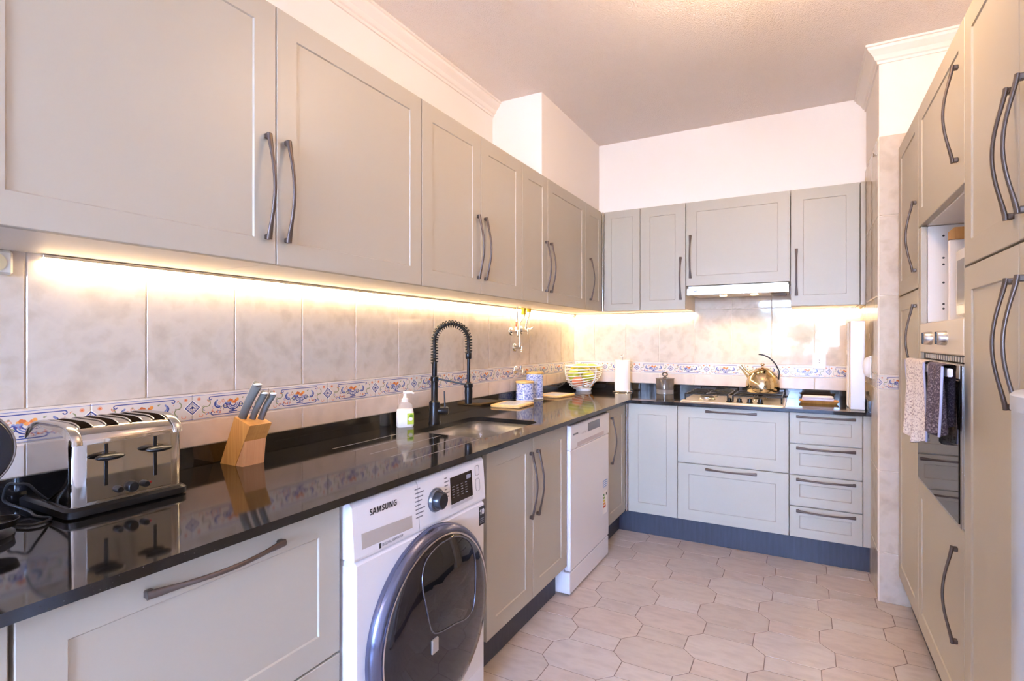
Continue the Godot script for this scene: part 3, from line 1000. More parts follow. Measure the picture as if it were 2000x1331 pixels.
func build_washer() -> void:
	# local x runs along the front, z out of it
	var t := thing("washing_machine", "white front-loading washing machine with big dark round door", "washing machine", Vector3(0.655, 0, -0.996), PI / 2)
	var W := 0.638
	box("body", Vector3(0, 0.015, -0.60), Vector3(W, 0.712, 0.0), M.enamel, t, 0.012)
	box("top_plate", Vector3(0, 0.7125, -0.60), Vector3(W, 0.862, -0.032), M.enamel, t, 0.004)
	# sloping control panel
	var s := st()
	var prof := PackedVector2Array([Vector2(-0.031, 0.7135), Vector2(0.0, 0.7135), Vector2(0.001, 0.72), Vector2(-0.008, 0.85), Vector2(-0.016, 0.861), Vector2(-0.031, 0.862)])
	var Tp := Transform3D(Basis(Vector3(0, 0, 1), Vector3(0, 1, 0), Vector3(-1, 0, 0)), Vector3.ZERO)
	prism(s, prof, -W + 0.002, -0.266, Tp)
	var panel := obj("control_panel", s, M.enamel, t)
	s = st()
	prism(s, prof, -0.263, -0.002, Tp)
	var dr := obj("detergent_drawer", s, M.enamel, t)
	# finger recess of the drawer: a scooped dish in a frame
	var lean := Basis(Vector3.RIGHT, -0.069)
	var onp := func(x: float, y: float) -> Vector3: return Vector3(x, y, 0.0012 - (y - 0.72) * 0.0692)
	s = st()
	var a: Vector3 = onp.call(0.03, 0.738) + Vector3(0, 0, 0.0006)
	var b: Vector3 = onp.call(0.232, 0.733) + Vector3(0, 0, 0.0006)
	var c: Vector3 = onp.call(0.232, 0.768) + Vector3(0, 0, 0.0006)
	var d: Vector3 = onp.call(0.03, 0.778) + Vector3(0, 0, 0.0006)
	quad(s, a, b, c, d)
	obj("finger_grip", s, mat(c8(236, 236, 240), 0.1, 0.6), dr)
	text(dr, "brand_lettering", "SAMSUNG", 0.0165, M.ink, onp.call(0.117, 0.823) + Vector3(0, 0, 0.0006), true)
	text(dr, "inverter_lettering", "DIGITAL INVERTER", 0.0075, M.grey_ink, onp.call(0.147, 0.7255) + Vector3(0, 0, 0.0006))
	box("inverter_mark", onp.call(0.092, 0.7195), onp.call(0.100, 0.733) + Vector3(0, 0, 0.0016), M.ink, dr, 0.0003)
	# programme dial
	var at: Vector3 = onp.call(0.346, 0.784)
	s = st()
	tube(s, [at, at + Vector3(0, 0, 0.006), at + Vector3(0, 0, 0.012)], [0.037, 0.037, 0.033], 36)
	var dial := obj("dial", s, mat(c8(120, 124, 134), 0.22, 0.8), panel)
	s = st()
	tube(s, [at + Vector3(0, 0, 0.011), at + Vector3(0, 0, 0.03), at + Vector3(0, 0, 0.033)], [0.028, 0.026, 0.022], 36)
	obj("dial_cap", s, mat(c8(52, 54, 60), 0.2, 0.5), dial)
	for k in 8:
		box("programme_line", onp.call(0.25, 0.835 - k * 0.0118), onp.call(0.276 + 0.006 * ((k * 3) % 4), 0.8385 - k * 0.0118) + Vector3(0, 0, 0.0006), M.grey_ink, panel, 0.0)
		if k < 7: box("programme_line", onp.call(0.398, 0.835 - k * 0.0118), onp.call(0.412 + 0.005 * ((k * 2) % 3), 0.8385 - k * 0.0118) + Vector3(0, 0, 0.0006), M.grey_ink, panel, 0.0)
	# display
	s = st()
	quad(s, onp.call(0.428, 0.746) + Vector3(0, 0, 0.001), onp.call(0.556, 0.746) + Vector3(0, 0, 0.001), onp.call(0.556, 0.832) + Vector3(0, 0, 0.001), onp.call(0.428, 0.832) + Vector3(0, 0, 0.001))
	var disp := obj("display", s, M.smoke_glass, panel)
	for i in 4:
		for j in 5:
			box("symbol", onp.call(0.437 + i * 0.025, 0.765 + j * 0.0085) + Vector3(0, 0, 0.001), onp.call(0.437 + i * 0.025 + 0.012, 0.765 + j * 0.0085 + 0.0028) + Vector3(0, 0, 0.0016), M.grey_ink, disp, 0.0)
	box("digits", onp.call(0.522, 0.808) + Vector3(0, 0, 0.001), onp.call(0.548, 0.822) + Vector3(0, 0, 0.0016), mat(c8(150, 158, 180), 0.4), disp, 0.0)
	box("display_strip", onp.call(0.428, 0.734) + Vector3(0, 0, 0.0006), onp.call(0.556, 0.744) + Vector3(0, 0, 0.001), mat(c8(200, 200, 206), 0.3), panel, 0.0)
	for q in [[0.578, 0.806, 0.603, 0.84], [0.578, 0.752, 0.603, 0.795]]:
		s = st()
		var pts := []
		for k in 20:
			var an := TAU * k / 20
			var cx: float = (q[0] + q[2]) / 2
			var cy: float = (q[1] + q[3]) / 2
			var sx: float = signf(cos(an)) * pow(absf(cos(an)), 0.5) * (q[2] - q[0]) / 2
			var sy: float = signf(sin(an)) * pow(absf(sin(an)), 0.5) * (q[3] - q[1]) / 2
			pts.append(onp.call(cx + sx, cy + sy) + Vector3(0, 0, 0.0006))
		tube(s, pts, 0.0007, 6, Vector3.ZERO, null, true)
		obj("button_outline", s, M.grey_ink, panel)
	# energy sticker
	var stick := box("sticker", Vector3(0.594, 0.627, 0.0002), Vector3(0.632, 0.692, 0.001), M.ink, t, 0.0002)
	text(stick, "sticker_number", "10", 0.02, M.white, Vector3(0.613, 0.672, 0.0012), true)
	for k in 3: box("sticker_line", Vector3(0.6, 0.634 + k * 0.007, 0.001), Vector3(0.626, 0.637 + k * 0.007, 0.0014), M.grey_ink, stick, 0.0)
	# door: chrome-blue ring, dark bowl of glass, small add-in hatch
	var dc := Vector3(0.325, 0.425, 0.0)
	s = st()
	var Rz := func(prf: Array, n: int) -> Array:
		var rings := []
		for p in prf:
			var ring := PackedVector3Array()
			for i in n:
				var an := TAU * i / n
				ring.append(dc + Vector3(cos(an) * p.x, sin(an) * p.x, p.y))
			rings.append(ring)
		return rings
	loft(s, Rz.call([Vector2(0.286, 0.001), Vector2(0.286, 0.012), Vector2(0.280, 0.026), Vector2(0.268, 0.034), Vector2(0.258, 0.036), Vector2(0.252, 0.032)], 72), true, true, 60)
	var door := obj("door", s, mat(c8(120, 124, 150), 0.16, 0.9), t)
	s = st()
	loft(s, Rz.call([Vector2(0.256, 0.0365), Vector2(0.244, 0.047), Vector2(0.20, 0.058), Vector2(0.12, 0.066), Vector2(0.004, 0.069)], 72), false, true, 60)
	obj("glass", s, M.smoke_glass, door)
	s = st()
	loft(s, Rz.call([Vector2(0.2575, 0.0345), Vector2(0.2605, 0.0385), Vector2(0.2575, 0.0405), Vector2(0.2545, 0.0385)], 72), false, false, 90)
	obj("chrome_rim", s, M.chrome, door)
	# hatch outline: rounded shield
	var out := []
	var hatch := [Vector2(-0.120, 0.165), Vector2(-0.100, 0.213), Vector2(-0.050, 0.239), Vector2(0.005, 0.246), Vector2(0.06, 0.241), Vector2(0.115, 0.218), Vector2(0.150, 0.180), Vector2(0.157, 0.13), Vector2(0.150, 0.06), Vector2(0.136, 0.0), Vector2(0.10, -0.024), Vector2(0.02, -0.008), Vector2(-0.062, 0.004), Vector2(-0.092, 0.03), Vector2(-0.110, 0.10)]
	var bulge := func(p: Vector2) -> float:
		var r := p.length()
		return 0.0695 - 0.0069 * pow(r / 0.12, 2.0) if r < 0.12 else (0.066 - 0.008 * (r - 0.12) / 0.08 if r < 0.2 else 0.058 - 0.011 * (r - 0.2) / 0.044)
	for i in hatch.size():
		for k in 3:
			var p0: Vector2 = hatch[(i - 1 + hatch.size()) % hatch.size()]
			var p1: Vector2 = hatch[i]
			var p2: Vector2 = hatch[(i + 1) % hatch.size()]
			var p3: Vector2 = hatch[(i + 2) % hatch.size()]
			out.append(p1.cubic_interpolate(p2, p0, p3, k / 3.0))
	s = st()
	var line := []
	for p in out: line.append(dc + Vector3(p.x, p.y, bulge.call(p) + 0.001))
	tube(s, line, 0.0022, 8, Vector3.ZERO, null, true)
	var hatch_o := obj("hatch_rim", s, mat(c8(110, 112, 122), 0.2, 0.8), door)
	s = st()
	var c0 := Vector2(0.03, 0.1)
	s.set_smooth_group(1)
	for i in out.size():
		var p: Vector2 = out[i]
		var q: Vector2 = out[(i + 1) % out.size()]
		for k in 4:
			var f0 := k / 4.0
			var f1 := (k + 1) / 4.0
			var p0 := c0.lerp(p, f0)
			var p1 := c0.lerp(p, f1)
			var q0 := c0.lerp(q, f0)
			var q1 := c0.lerp(q, f1)
			var lift := func(w: Vector2, f: float) -> Vector3: return dc + Vector3(w.x, w.y, bulge.call(w) + 0.006 * (1.0 - f * f))
			quad(s, lift.call(q0, f0), lift.call(p0, f0), lift.call(p1, f1), lift.call(q1, f1))
	obj("hatch_glass", s, M.dark_glass, hatch_o)
	box("hatch_latch", dc + Vector3(-0.092, -0.045, 0.065), dc + Vector3(-0.062, -0.004, 0.0725), M.brushed, door, 0.002)
	box("filter_flap", Vector3(0.50, 0.05, 0.0002), Vector3(0.60, 0.13, 0.003), M.enamel, t, 0.001)
	for x in [0.05, 0.59]:
		for z in [-0.05, -0.55]:
			s = st()
			lathe(s, Vector3(x, 0, z), [Vector2(0.02, 0.0), Vector2(0.02, 0.016)], 16)
			obj("foot", s, M.black, t)

func build_dishwasher() -> void:
	var t := thing("dishwasher", "white dishwasher with small grey display between sink and corner cabinets", "dishwasher", Vector3(0.622, 0, -2.472), PI / 2)
	var W := 0.6
	box("body", Vector3(0.003, 0.02, -0.58), Vector3(W - 0.003, 0.862, -0.022), M.enamel, t, 0.002)
	var d := box("door", Vector3(0.003, 0.125, -0.02), Vector3(W - 0.003, 0.725, 0.014), M.enamel, t, 0.004)
	var p := box("control_panel", Vector3(0.003, 0.727, -0.02), Vector3(W - 0.003, 0.852, 0.016), M.enamel, t, 0.004)
	box("display", Vector3(0.24, 0.79, 0.0162), Vector3(0.43, 0.835, 0.0175), mat(c8(118, 120, 132), 0.2), p, 0.0005)
	box("finger_grip", Vector3(0.09, 0.735, 0.0162), Vector3(0.5, 0.757, 0.0172), mat(c8(196, 186, 188), 0.4), p, 0.0005)
	box("brand_mark", Vector3(0.03, 0.8, 0.0162), Vector3(0.10, 0.808, 0.017), M.grey_ink, p, 0.0)
	for k in 3: box("button", Vector3(0.15 + 0.025 * k, 0.79, 0.0162), Vector3(0.158 + 0.025 * k, 0.80, 0.0175), mat(c8(206, 204, 210), 0.4), p, 0.0005)
	# energy labels
	var l := box("energy_label", Vector3(0.49, 0.27, 0.0142), Vector3(0.565, 0.40, 0.015), M.white, d, 0.0002)
	var cols := [c8(66, 140, 76), c8(130, 172, 70), c8(226, 198, 70), c8(226, 150, 60), c8(206, 84, 56)]
	for k in 5: box("grade_bar", Vector3(0.497, 0.375 - k * 0.017, 0.0151), Vector3(0.515 + 0.006 * k, 0.387 - k * 0.017, 0.0155), mat(cols[k], 0.5), l, 0.0)
	box("grade_arrow", Vector3(0.545, 0.372, 0.0151), Vector3(0.56, 0.388, 0.0155), M.ink, l, 0.0)
	var l2 := box("blue_sticker", Vector3(0.495, 0.425, 0.0142), Vector3(0.57, 0.465, 0.015), mat(c8(120, 156, 206), 0.4), d, 0.0002)
	for k in 3: box("sticker_line", Vector3(0.50, 0.432 + k * 0.011, 0.0151), Vector3(0.555, 0.436 + k * 0.011, 0.0155), M.white, l2, 0.0)
	box("kick_panel", Vector3(0.0, 0.012, -0.085), Vector3(W - 0.003, 0.118, 0.012), M.enamel, t, 0.003)
	for x in [0.05, 0.55]:
		var s := st()
		lathe(s, Vector3(x, 0, -0.04), [Vector2(0.018, 0.0), Vector2(0.018, 0.013)], 14)
		obj("foot", s, M.black, t)

# ---------------------------------------------------------------- things on the worktop
const WT := 0.89

func build_toaster() -> void:
	var t := thing("toaster", "chrome four-slot toaster with black base standing on the black worktop", "toaster", Vector3(0.155, WT, -0.675), PI / 2)
	# local x along the front (-z in the room), z towards the room
	var hw := 0.118
	var s := st()
	# body: arched outline in local z, y swept along x
	var arch := func(inset: float) -> PackedVector2Array:
		var o := PackedVector2Array()
		var d := 0.113 - inset
		var top := 0.2 - inset
		var r := 0.07
		for i in 11:
			var a := PI / 2 * i / 10.0
			o.append(Vector2(d - r + cos(a) * r, top - r * 0.62 + sin(a) * r * 0.62))
		for i in 11:
			var a := PI / 2 + PI / 2 * i / 10.0
			o.append(Vector2(-d + r + cos(a) * r, top - r * 0.62 + sin(a) * r * 0.62))
		o.append(Vector2(-d, 0.022))
		o.append(Vector2(d, 0.022))
		return o
	var rings := []
	for q in [[-hw, 0.012], [-hw + 0.004, 0.004], [-hw + 0.014, 0.0], [hw - 0.014, 0.0], [hw - 0.004, 0.004], [hw, 0.012]]:
		var ring := PackedVector3Array()
		for p in arch.call(q[1]): ring.append(Vector3(q[0], p.y, -p.x))
		ring.reverse()
		rings.append(ring)
	# smooth round the outline
	var n: int = rings[0].size()
	for k in rings.size() - 1:
		for i in n:
			var j := (i + 1) % n
			s.set_smooth_group(1 if absf(rings[k][i].y - 0.022) > 1e-4 or absf(rings[k][j].y - 0.022) > 1e-4 else 2)
			quad(s, rings[k][i], rings[k][j], rings[k + 1][j], rings[k + 1][i])
	s.set_smooth_group(-1)
	fan(s, rings[0], true)
	fan(s, rings[-1], false)
	var body := obj("body", s, mat(c8(206, 202, 198), 0.07, 1.0), t)
	# raised bands at both ends
	for e: float in [-1.0, 1.0]:
		s = st()
		var pts := []
		for p in arch.call(-0.001): pts.append(Vector3(e * (hw - 0.011), p.y, p.x))
		tube(s, pts.slice(0, 22), 0.011, 10, Vector3(1, 0, 0), 0.003)
		obj("end_band", s, mat(c8(212, 210, 208), 0.16, 1.0), t)
	box("front_plate", Vector3(-hw + 0.028, 0.03, 0.1125), Vector3(hw - 0.028, 0.158, 0.1145), mat(c8(200, 196, 192), 0.05, 1.0), t, 0.0008)
	for k in 4:
		var x := -0.078 + 0.052 * k
		s = st()
		var o := PackedVector2Array()
		for i in 24:
			var an := TAU * i / 24
			o.append(Vector2(x + cos(an) * 0.0125, sin(an) * 0.082))
		var rr := PackedVector3Array()
		var rr2 := PackedVector3Array()
		for i in 25:
			var f := i / 24.0
			var zz := -0.085 + 0.17 * f
			var ov := maxf(absf(zz) - 0.043, 0.0) / 0.07
			var yy := 0.2012 - 0.0434 + 0.0434 * sqrt(1.0 - ov * ov)
			rr.append(Vector3(x - 0.012, yy, zz))
			rr2.append(Vector3(x + 0.012, yy, zz))
		for i in 24: quad(s, rr[i], rr[i + 1], rr2[i + 1], rr2[i])
		var slot := obj("slot", s, mat(c8(26, 18, 14), 0.9, 0.0, 0.1), body)
		for sx: float in [-1.0, 1.0]:
			s = st()
			var ln := []
			for i in 25: ln.append(Vector3(x + sx * 0.0125, rr[i].y + 0.0008, rr[i].z))
			tube(s, ln, 0.0018, 6, Vector3(1, 0, 0))
			obj("slot_rim", s, M.steel, slot)
	for x in [-0.052, 0.052]:
		box("lever_track", Vector3(x - 0.004, 0.06, 0.1146), Vector3(x + 0.004, 0.155, 0.1156), M.black, t, 0.0005)
		s = st()
		ball(s, Vector3(x, 0.127, 0.132), Vector3(0.03, 0.0075, 0.018), 20)
		bx(s, Vector3(x - 0.004, 0.122, 0.112), Vector3(x + 0.004, 0.132, 0.13))
		obj("lever", s, M.black, t)
	for q in [[-0.028, 0.008], [0.0, 0.0135], [0.028, 0.008]]:
		s = st()
		tube(s, [Vector3(q[0], 0.046, 0.1145), Vector3(q[0], 0.046, 0.124), Vector3(q[0], 0.046, 0.127)], [q[1], q[1] * 0.92, q[1] * 0.75], 22)
		obj("knob" if q[0] == 0.0 else "button", s, M.black, t)
	s = st()
	tube(s, [Vector3(0.04, 0.047, 0.1145), Vector3(0.04, 0.047, 0.117)], 0.003, 10)
	obj("indicator", s, mat(c8(176, 40, 44), 0.3), t)
	s = st()
	var b0 := rrect(Vector3(0, 0.004, 0), 0.258, 0.25, 0.02)
	var b1 := rrect(Vector3(0, 0.018, 0), 0.258, 0.25, 0.02)
	var b2 := rrect(Vector3(0, 0.024, 0), 0.244, 0.236, 0.018)
	loft(s, [b0, b1, b2])
	obj("base", s, M.black, t)
	for x in [-0.1, 0.1]:
		for z in [-0.09, 0.09]:
			s = st()
			lathe(s, Vector3(x, 0, z), [Vector2(0.01, 0.0), Vector2(0.01, 0.006)], 12)
			obj("foot", s, M.black_rubber, t)
	# power cord in loops on the worktop
	s = st()
	var cp := Curve3D.new()
	cp.bake_interval = 0.006
	for p in [[Vector3(0.15, 0.915, -0.56), Vector3(0.02, 0.0, 0.0)], [Vector3(0.175, 0.955, -0.525), Vector3(0.0, 0.02, 0.012)], [Vector3(0.14, 0.965, -0.505), Vector3(-0.02, 0.004, 0.006)], [Vector3(0.10, 0.93, -0.50), Vector3(-0.01, -0.02, 0.0)], [Vector3(0.16, 0.8955, -0.53), Vector3(0.04, -0.004, 0.01)], [Vector3(0.245, 0.8955, -0.525), Vector3(0.02, 0.0, 0.03)], [Vector3(0.20, 0.8955, -0.475), Vector3(-0.04, 0.0, 0.01)], [Vector3(0.10, 0.8955, -0.48), Vector3(-0.04, 0.0, -0.01)], [Vector3(0.05, 0.93, -0.46), Vector3(-0.01, 0.03, 0.02)]]:
		cp.add_point(p[0], -p[1], p[1])
	var pl := []
	for p in cp.get_baked_points(): pl.append(p)
	tube(s, pl, 0.003, 8)
	tag(obj("power_cord", s, M.black_rubber, self), "dark power cord looped on the worktop left of the toaster", "cord")

func build_coffee_machine() -> void:
	var t := thing("coffee_machine", "black coffee pod machine cut off by the left edge of the picture", "coffee machine", Vector3(0.262, WT, -0.372))
	var s := st()
	# a rounded head on a column, drip tray in front; the machine faces the toaster (-z) side
	tube(s, [Vector3(-0.06, 0.182, 0.0), Vector3(0.05, 0.182, 0.0), Vector3(0.056, 0.182, 0.0)], [0.078, 0.078, 0.072], 36)
	obj("head", s, mat(c8(20, 19, 22), 0.25), t)
	s = st()
	var rp := []
	for i in 33:
		var a := TAU * i / 32.0
		rp.append(Vector3(0.05, 0.182 + sin(a) * 0.0775, cos(a) * 0.0775))
	tube(s, rp.slice(0, 32), 0.0028, 8, Vector3(1, 0, 0), null, true)
	obj("trim_ring", s, mat(c8(150, 146, 146), 0.25, 0.8), t)
	box("column", Vector3(-0.05, 0.02, -0.045), Vector3(0.05, 0.14, 0.06), M.black, t, 0.01)
	s = st()
	lathe(s, Vector3(0, 0, -0.02), [Vector2(0.07, 0.0), Vector2(0.072, 0.012), Vector2(0.06, 0.02), Vector2(0.002, 0.02)], 32)
	obj("base", s, M.black, t)
	s = st()
	lathe(s, Vector3(0.05, 0.035, -0.05), [Vector2(0.030, 0.0), Vector2(0.034, 0.012), Vector2(0.032, 0.012), Vector2(0.028, 0.004), Vector2(0.002, 0.004)], 28)
	obj("cup_stand", s, M.black_metal, t)
	box("lever", Vector3(-0.012, 0.258, -0.035), Vector3(0.012, 0.272, 0.04), M.black, t, 0.005)

func build_knife_block() -> void:
	var t := thing("knife_block", "slanted light wood knife block beside the toaster on the worktop", "knife block", Vector3(0.10, WT, -1.08), 0.0)
	var s := st()
	prism(s, PackedVector2Array([Vector2(-0.063, 0.0), Vector2(0.012, 0.0), Vector2(0.083, 0.129), Vector2(0.009, 0.151)]), -0.038, 0.038)
	obj("slanted_block", s, M.block_wood, t)
	s = st()
	prism(s, PackedVector2Array([Vector2(0.013, 0.0), Vector2(0.046, 0.0), Vector2(0.056, 0.078), Vector2(0.0555, 0.0785)]), -0.037, 0.037)
	obj("foot_block", s, M.foot_wood, t)
	var lean := Vector3(0.543, 0.84, 0).normalized()
	var k := 0
	for q in [[Vector3(0.020, 0.146, 0.02), 0.135, 0.0165, 0.0], [Vector3(0.036, 0.1425, -0.004), 0.105, 0.0128, 0.0], [Vector3(0.046, 0.1395, -0.026), 0.105, 0.0128, 0.0]]:
		var kn := thing("kitchen_knife", ["largest grey-handled knife in the wood block", "smaller grey-handled knife in the middle of the wood block", "smaller grey-handled knife at the right of the wood block"][k], "knife", t.position, t.rotation.y, "knives in the wood block")
		k += 1
		var pts := []
		var ra := []
		var rb := []
		var perp := Vector3(0.84, -0.543, 0).normalized()
		for i in 13:
			var f := i / 12.0
			pts.append(q[0] + lean * q[1] * f - lean * 0.004 + perp * (0.014 * f * f - 0.010 * f))
			ra.append(q[2] * (0.86 + 0.28 * pow(absf(f - 0.35), 1.2)))
			rb.append(q[2] * 0.62)
		s = st()
		tube(s, pts, ra, 16, perp, rb)
		obj("handle", s, mat(c8(98, 97, 92), 0.55), kn)
		s = st()
		ball(s, pts[-1], Vector3(q[2] * 1.0, 0.004, q[2] * 0.66), 16)
		obj("pommel", s, M.white, kn)
		s = st()
		var edge := []
		for i in 13: edge.append(pts[i] - perp * ra[i] * 0.96)
		tube(s, edge, q[2] * 0.2, 6)
		obj("back_strip", s, M.white, kn)
		s = st()
		var bl := Basis(perp, lean, perp.cross(lean))
		prism(s, PackedVector2Array([Vector2(-q[2] * 0.8, -0.10), Vector2(q[2] * 0.8, -0.085), Vector2(q[2] * 0.8, 0.0), Vector2(-q[2] * 0.8, 0.0)]), -0.001, 0.001, Transform3D(bl, q[0]))
		obj("blade", s, M.steel, kn)

func build_soap() -> void:
	var t := thing("soap_dispenser", "clear pump bottle of white hand soap with a green label by the sink", "soap bottle", Vector3(0.078, WT, -1.885))
	t.rotation.y = deg_to_rad(55)
	var s := st()
	var rings := []
	for q in [[0.072, 0.040, 0.0], [0.076, 0.044, 0.006], [0.076, 0.044, 0.062], [0.070, 0.040, 0.08]]: rings.append(rrect(Vector3(0, q[2], 0), q[0], q[1], 0.018))
	loft(s, rings, true, true, 50)
	obj("soap", s, mat(c8(244, 240, 232), 0.3), t)
	s = st()
	rings = []
	for q in [[0.070, 0.040, 0.0805], [0.066, 0.038, 0.096], [0.040, 0.030, 0.108], [0.028, 0.028, 0.112]]: rings.append(rrect(Vector3(0, q[2], 0), q[0], q[1], 0.0138))
	loft(s, rings, false, true, 50)
	obj("bottle_shoulder", s, M.clear, t)
	var lb := st()
	rings = []
	bx(lb, Vector3(0.004, 0.012, 0.0215), Vector3(0.034, 0.062, 0.0226), 0.0004)
	var label := obj("label", lb, mat(c8(186, 202, 74), 0.4), t)
	s = st()
	ball(s, Vector3(0.019, 0.035, 0.0226), Vector3(0.010, 0.008, 0.0012), 14)
	obj("label_flower", s, M.white, label)
	s = st()
	ball(s, Vector3(0.022, 0.05, 0.0226), Vector3(0.009, 0.007, 0.001), 14)
	obj("label_leaf", s, mat(c8(104, 146, 44), 0.5), label)
	s = st()
	lathe(s, Vector3.ZERO, [Vector2(0.015, 0.112), Vector2(0.015, 0.126), Vector2(0.009, 0.128), Vector2(0.006, 0.145), Vector2(0.006, 0.15)], 20)
	tube(s, [Vector3(-0.008, 0.152, 0), Vector3(0.03, 0.153, 0), Vector3(0.04, 0.147, 0)], [0.006, 0.005, 0.004], 10)
	obj("pump", s, M.white, t)

func build_tap() -> void:
	var t := thing("kitchen_tap", "tall black spring-neck kitchen tap behind the sink", "tap", Vector3(0.13, WT, -2.035))
	# the spout swings out over the bowl
	var dirv := Vector3(0.92, 0, -0.39).normalized()
	var s := st()
	lathe(s, Vector3.ZERO, [Vector2(0.029, 0.0), Vector2(0.029, 0.006), Vector2(0.026, 0.010), Vector2(0.026, 0.098), Vector2(0.019, 0.104), Vector2(0.016, 0.108), Vector2(0.016, 0.196), Vector2(0.019, 0.199), Vector2(0.019, 0.218), Vector2(0.012, 0.222), Vector2(0.012, 0.285)], 28)
	obj("body", s, M.black_metal, t)
	# hose inside the spring
	var pts := []
	var R := 0.081
	var top := 0.385
	for i in 8: pts.append(Vector3(0, 0.28 + (top - 0.28) * i / 8.0, 0))
	for i in 25:
		var a := PI - PI * i / 24.0
		pts.append(dirv * (R + cos(a) * R) + Vector3(0, top + sin(a) * R, 0))
	for i in 5: pts.append(dirv * 2 * R + Vector3(0, top - (top - 0.33) * (i + 1) / 5.0, 0))
	s = st()
	tube(s, pts, 0.0075, 12)
	obj("hose", s, M.black_rubber, t)
	# spring coil
	var cv := Curve3D.new()
	cv.bake_interval = 0.004
	for p in pts: cv.add_point(p)
	var ln := cv.get_baked_length()
	var coil := []
	var turns := 32
	var side := dirv.cross(Vector3.UP).normalized()
	for i in turns * 12 + 1:
		var f := float(i) / (turns * 12)
		var p := cv.sample_baked(f * ln)
		var q := cv.sample_baked(minf(f * ln + 0.004, ln))
		var q0 := cv.sample_baked(maxf(f * ln - 0.004, 0))
		var tg := (q - q0).normalized()
		var nn := side.cross(tg).normalized()
		var a := TAU * i / 12.0
		coil.append(p + side * cos(a) * 0.0165 + nn * sin(a) * 0.0165)
	s = st()
	tube(s, coil, 0.0024, 6)
	obj("spring", s, M.black_metal, t)
	# down pipe, collar, spray head
	var e := dirv * 2 * R
	s = st()
	lathe(s, e, [Vector2(0.012, 0.302), Vector2(0.014, 0.306), Vector2(0.014, 0.332), Vector2(0.012, 0.335)], 20)
	obj("collar", s, M.black_metal, t)
	s = st()
	tube(s, [e + Vector3(0, 0.19, 0), e + Vector3(0, 0.305, 0)], 0.0075, 14)
	obj("down_pipe", s, M.black_metal, t)
	s = st()
	lathe(s, e, [Vector2(0.013, 0.092), Vector2(0.017, 0.094), Vector2(0.019, 0.15), Vector2(0.017, 0.178), Vector2(0.014, 0.186), Vector2(0.009, 0.194)], 24)
	obj("spray_head", s, M.black_metal, t)
	s = st()
	tube(s, [dirv * 0.014 + Vector3(0, 0.208, 0), dirv * 0.08 + Vector3(0, 0.196, 0), e - dirv * 0.014 + Vector3(0, 0.182, 0)], 0.0045, 10)
	lathe(s, e, [Vector2(0.0195, 0.168), Vector2(0.021, 0.170), Vector2(0.021, 0.186), Vector2(0.0195, 0.188)], 24)
	obj("docking_arm", s, M.black_metal, t)
	s = st()
	var hd := Vector3(0.9, 0, -0.42).normalized()
	tube(s, [Vector3(0, 0.058, 0) + hd * 0.015, Vector3(0, 0.058, 0) + hd * 0.062, Vector3(0, 0.058, 0) + hd * 0.066], [0.0175, 0.0185, 0.015], 22)
	obj("valve_body", s, M.black_metal, t)
	s = st()
	tube(s, [hd * 0.05 + Vector3(0, 0.072, 0), hd * 0.046 + Vector3(0, 0.15, 0)], [0.0042, 0.003], 10)
	obj("lever", s, M.black_metal, t)

func canister(label: String, at: Vector3, h: float) -> void:
	var t := thing("canister", label, "canister", at, 0.0, "blue and white canisters")
	var s := st()
	lathe(s, Vector3.ZERO, [Vector2(0.052, 0.0), Vector2(0.056, 0.004), Vector2(0.056, h - 0.016), Vector2(0.054, h - 0.012)], 40)
	obj("pot", s, M.china, t)
	s = st()
	lathe(s, Vector3.ZERO, [Vector2(0.0565, 0.001), Vector2(0.0572, 0.003), Vector2(0.0572, 0.01), Vector2(0.0565, 0.012)], 40, false, false)
	obj("foot_ring", s, M.white, t)
	s = st()
	lathe(s, Vector3.ZERO, [Vector2(0.058, h - 0.0118), Vector2(0.0595, h - 0.009), Vector2(0.0595, h - 0.002), Vector2(0.057, h)], 40)
	obj("lid", s, M.lid_wood, t)

func trivet(label: String, at: Vector3, turn: float) -> void:
	var t := thing("trivet", label, "trivet", at, turn, "wood-framed trivets")
	var s := st()
	loft(s, [rrect(Vector3(0, 0, 0), 0.185, 0.235, 0.02), rrect(Vector3(0, 0.003, 0), 0.192, 0.242, 0.022), rrect(Vector3(0, 0.011, 0), 0.192, 0.242, 0.022), rrect(Vector3(0, 0.014, 0), 0.186, 0.236, 0.02)])
	obj("wooden_board", s, M.board_wood, t)
	box("tile_inlay", Vector3(-0.065, 0.0142, -0.09), Vector3(0.065, 0.016, 0.09), M.trivet, t, 0.001)

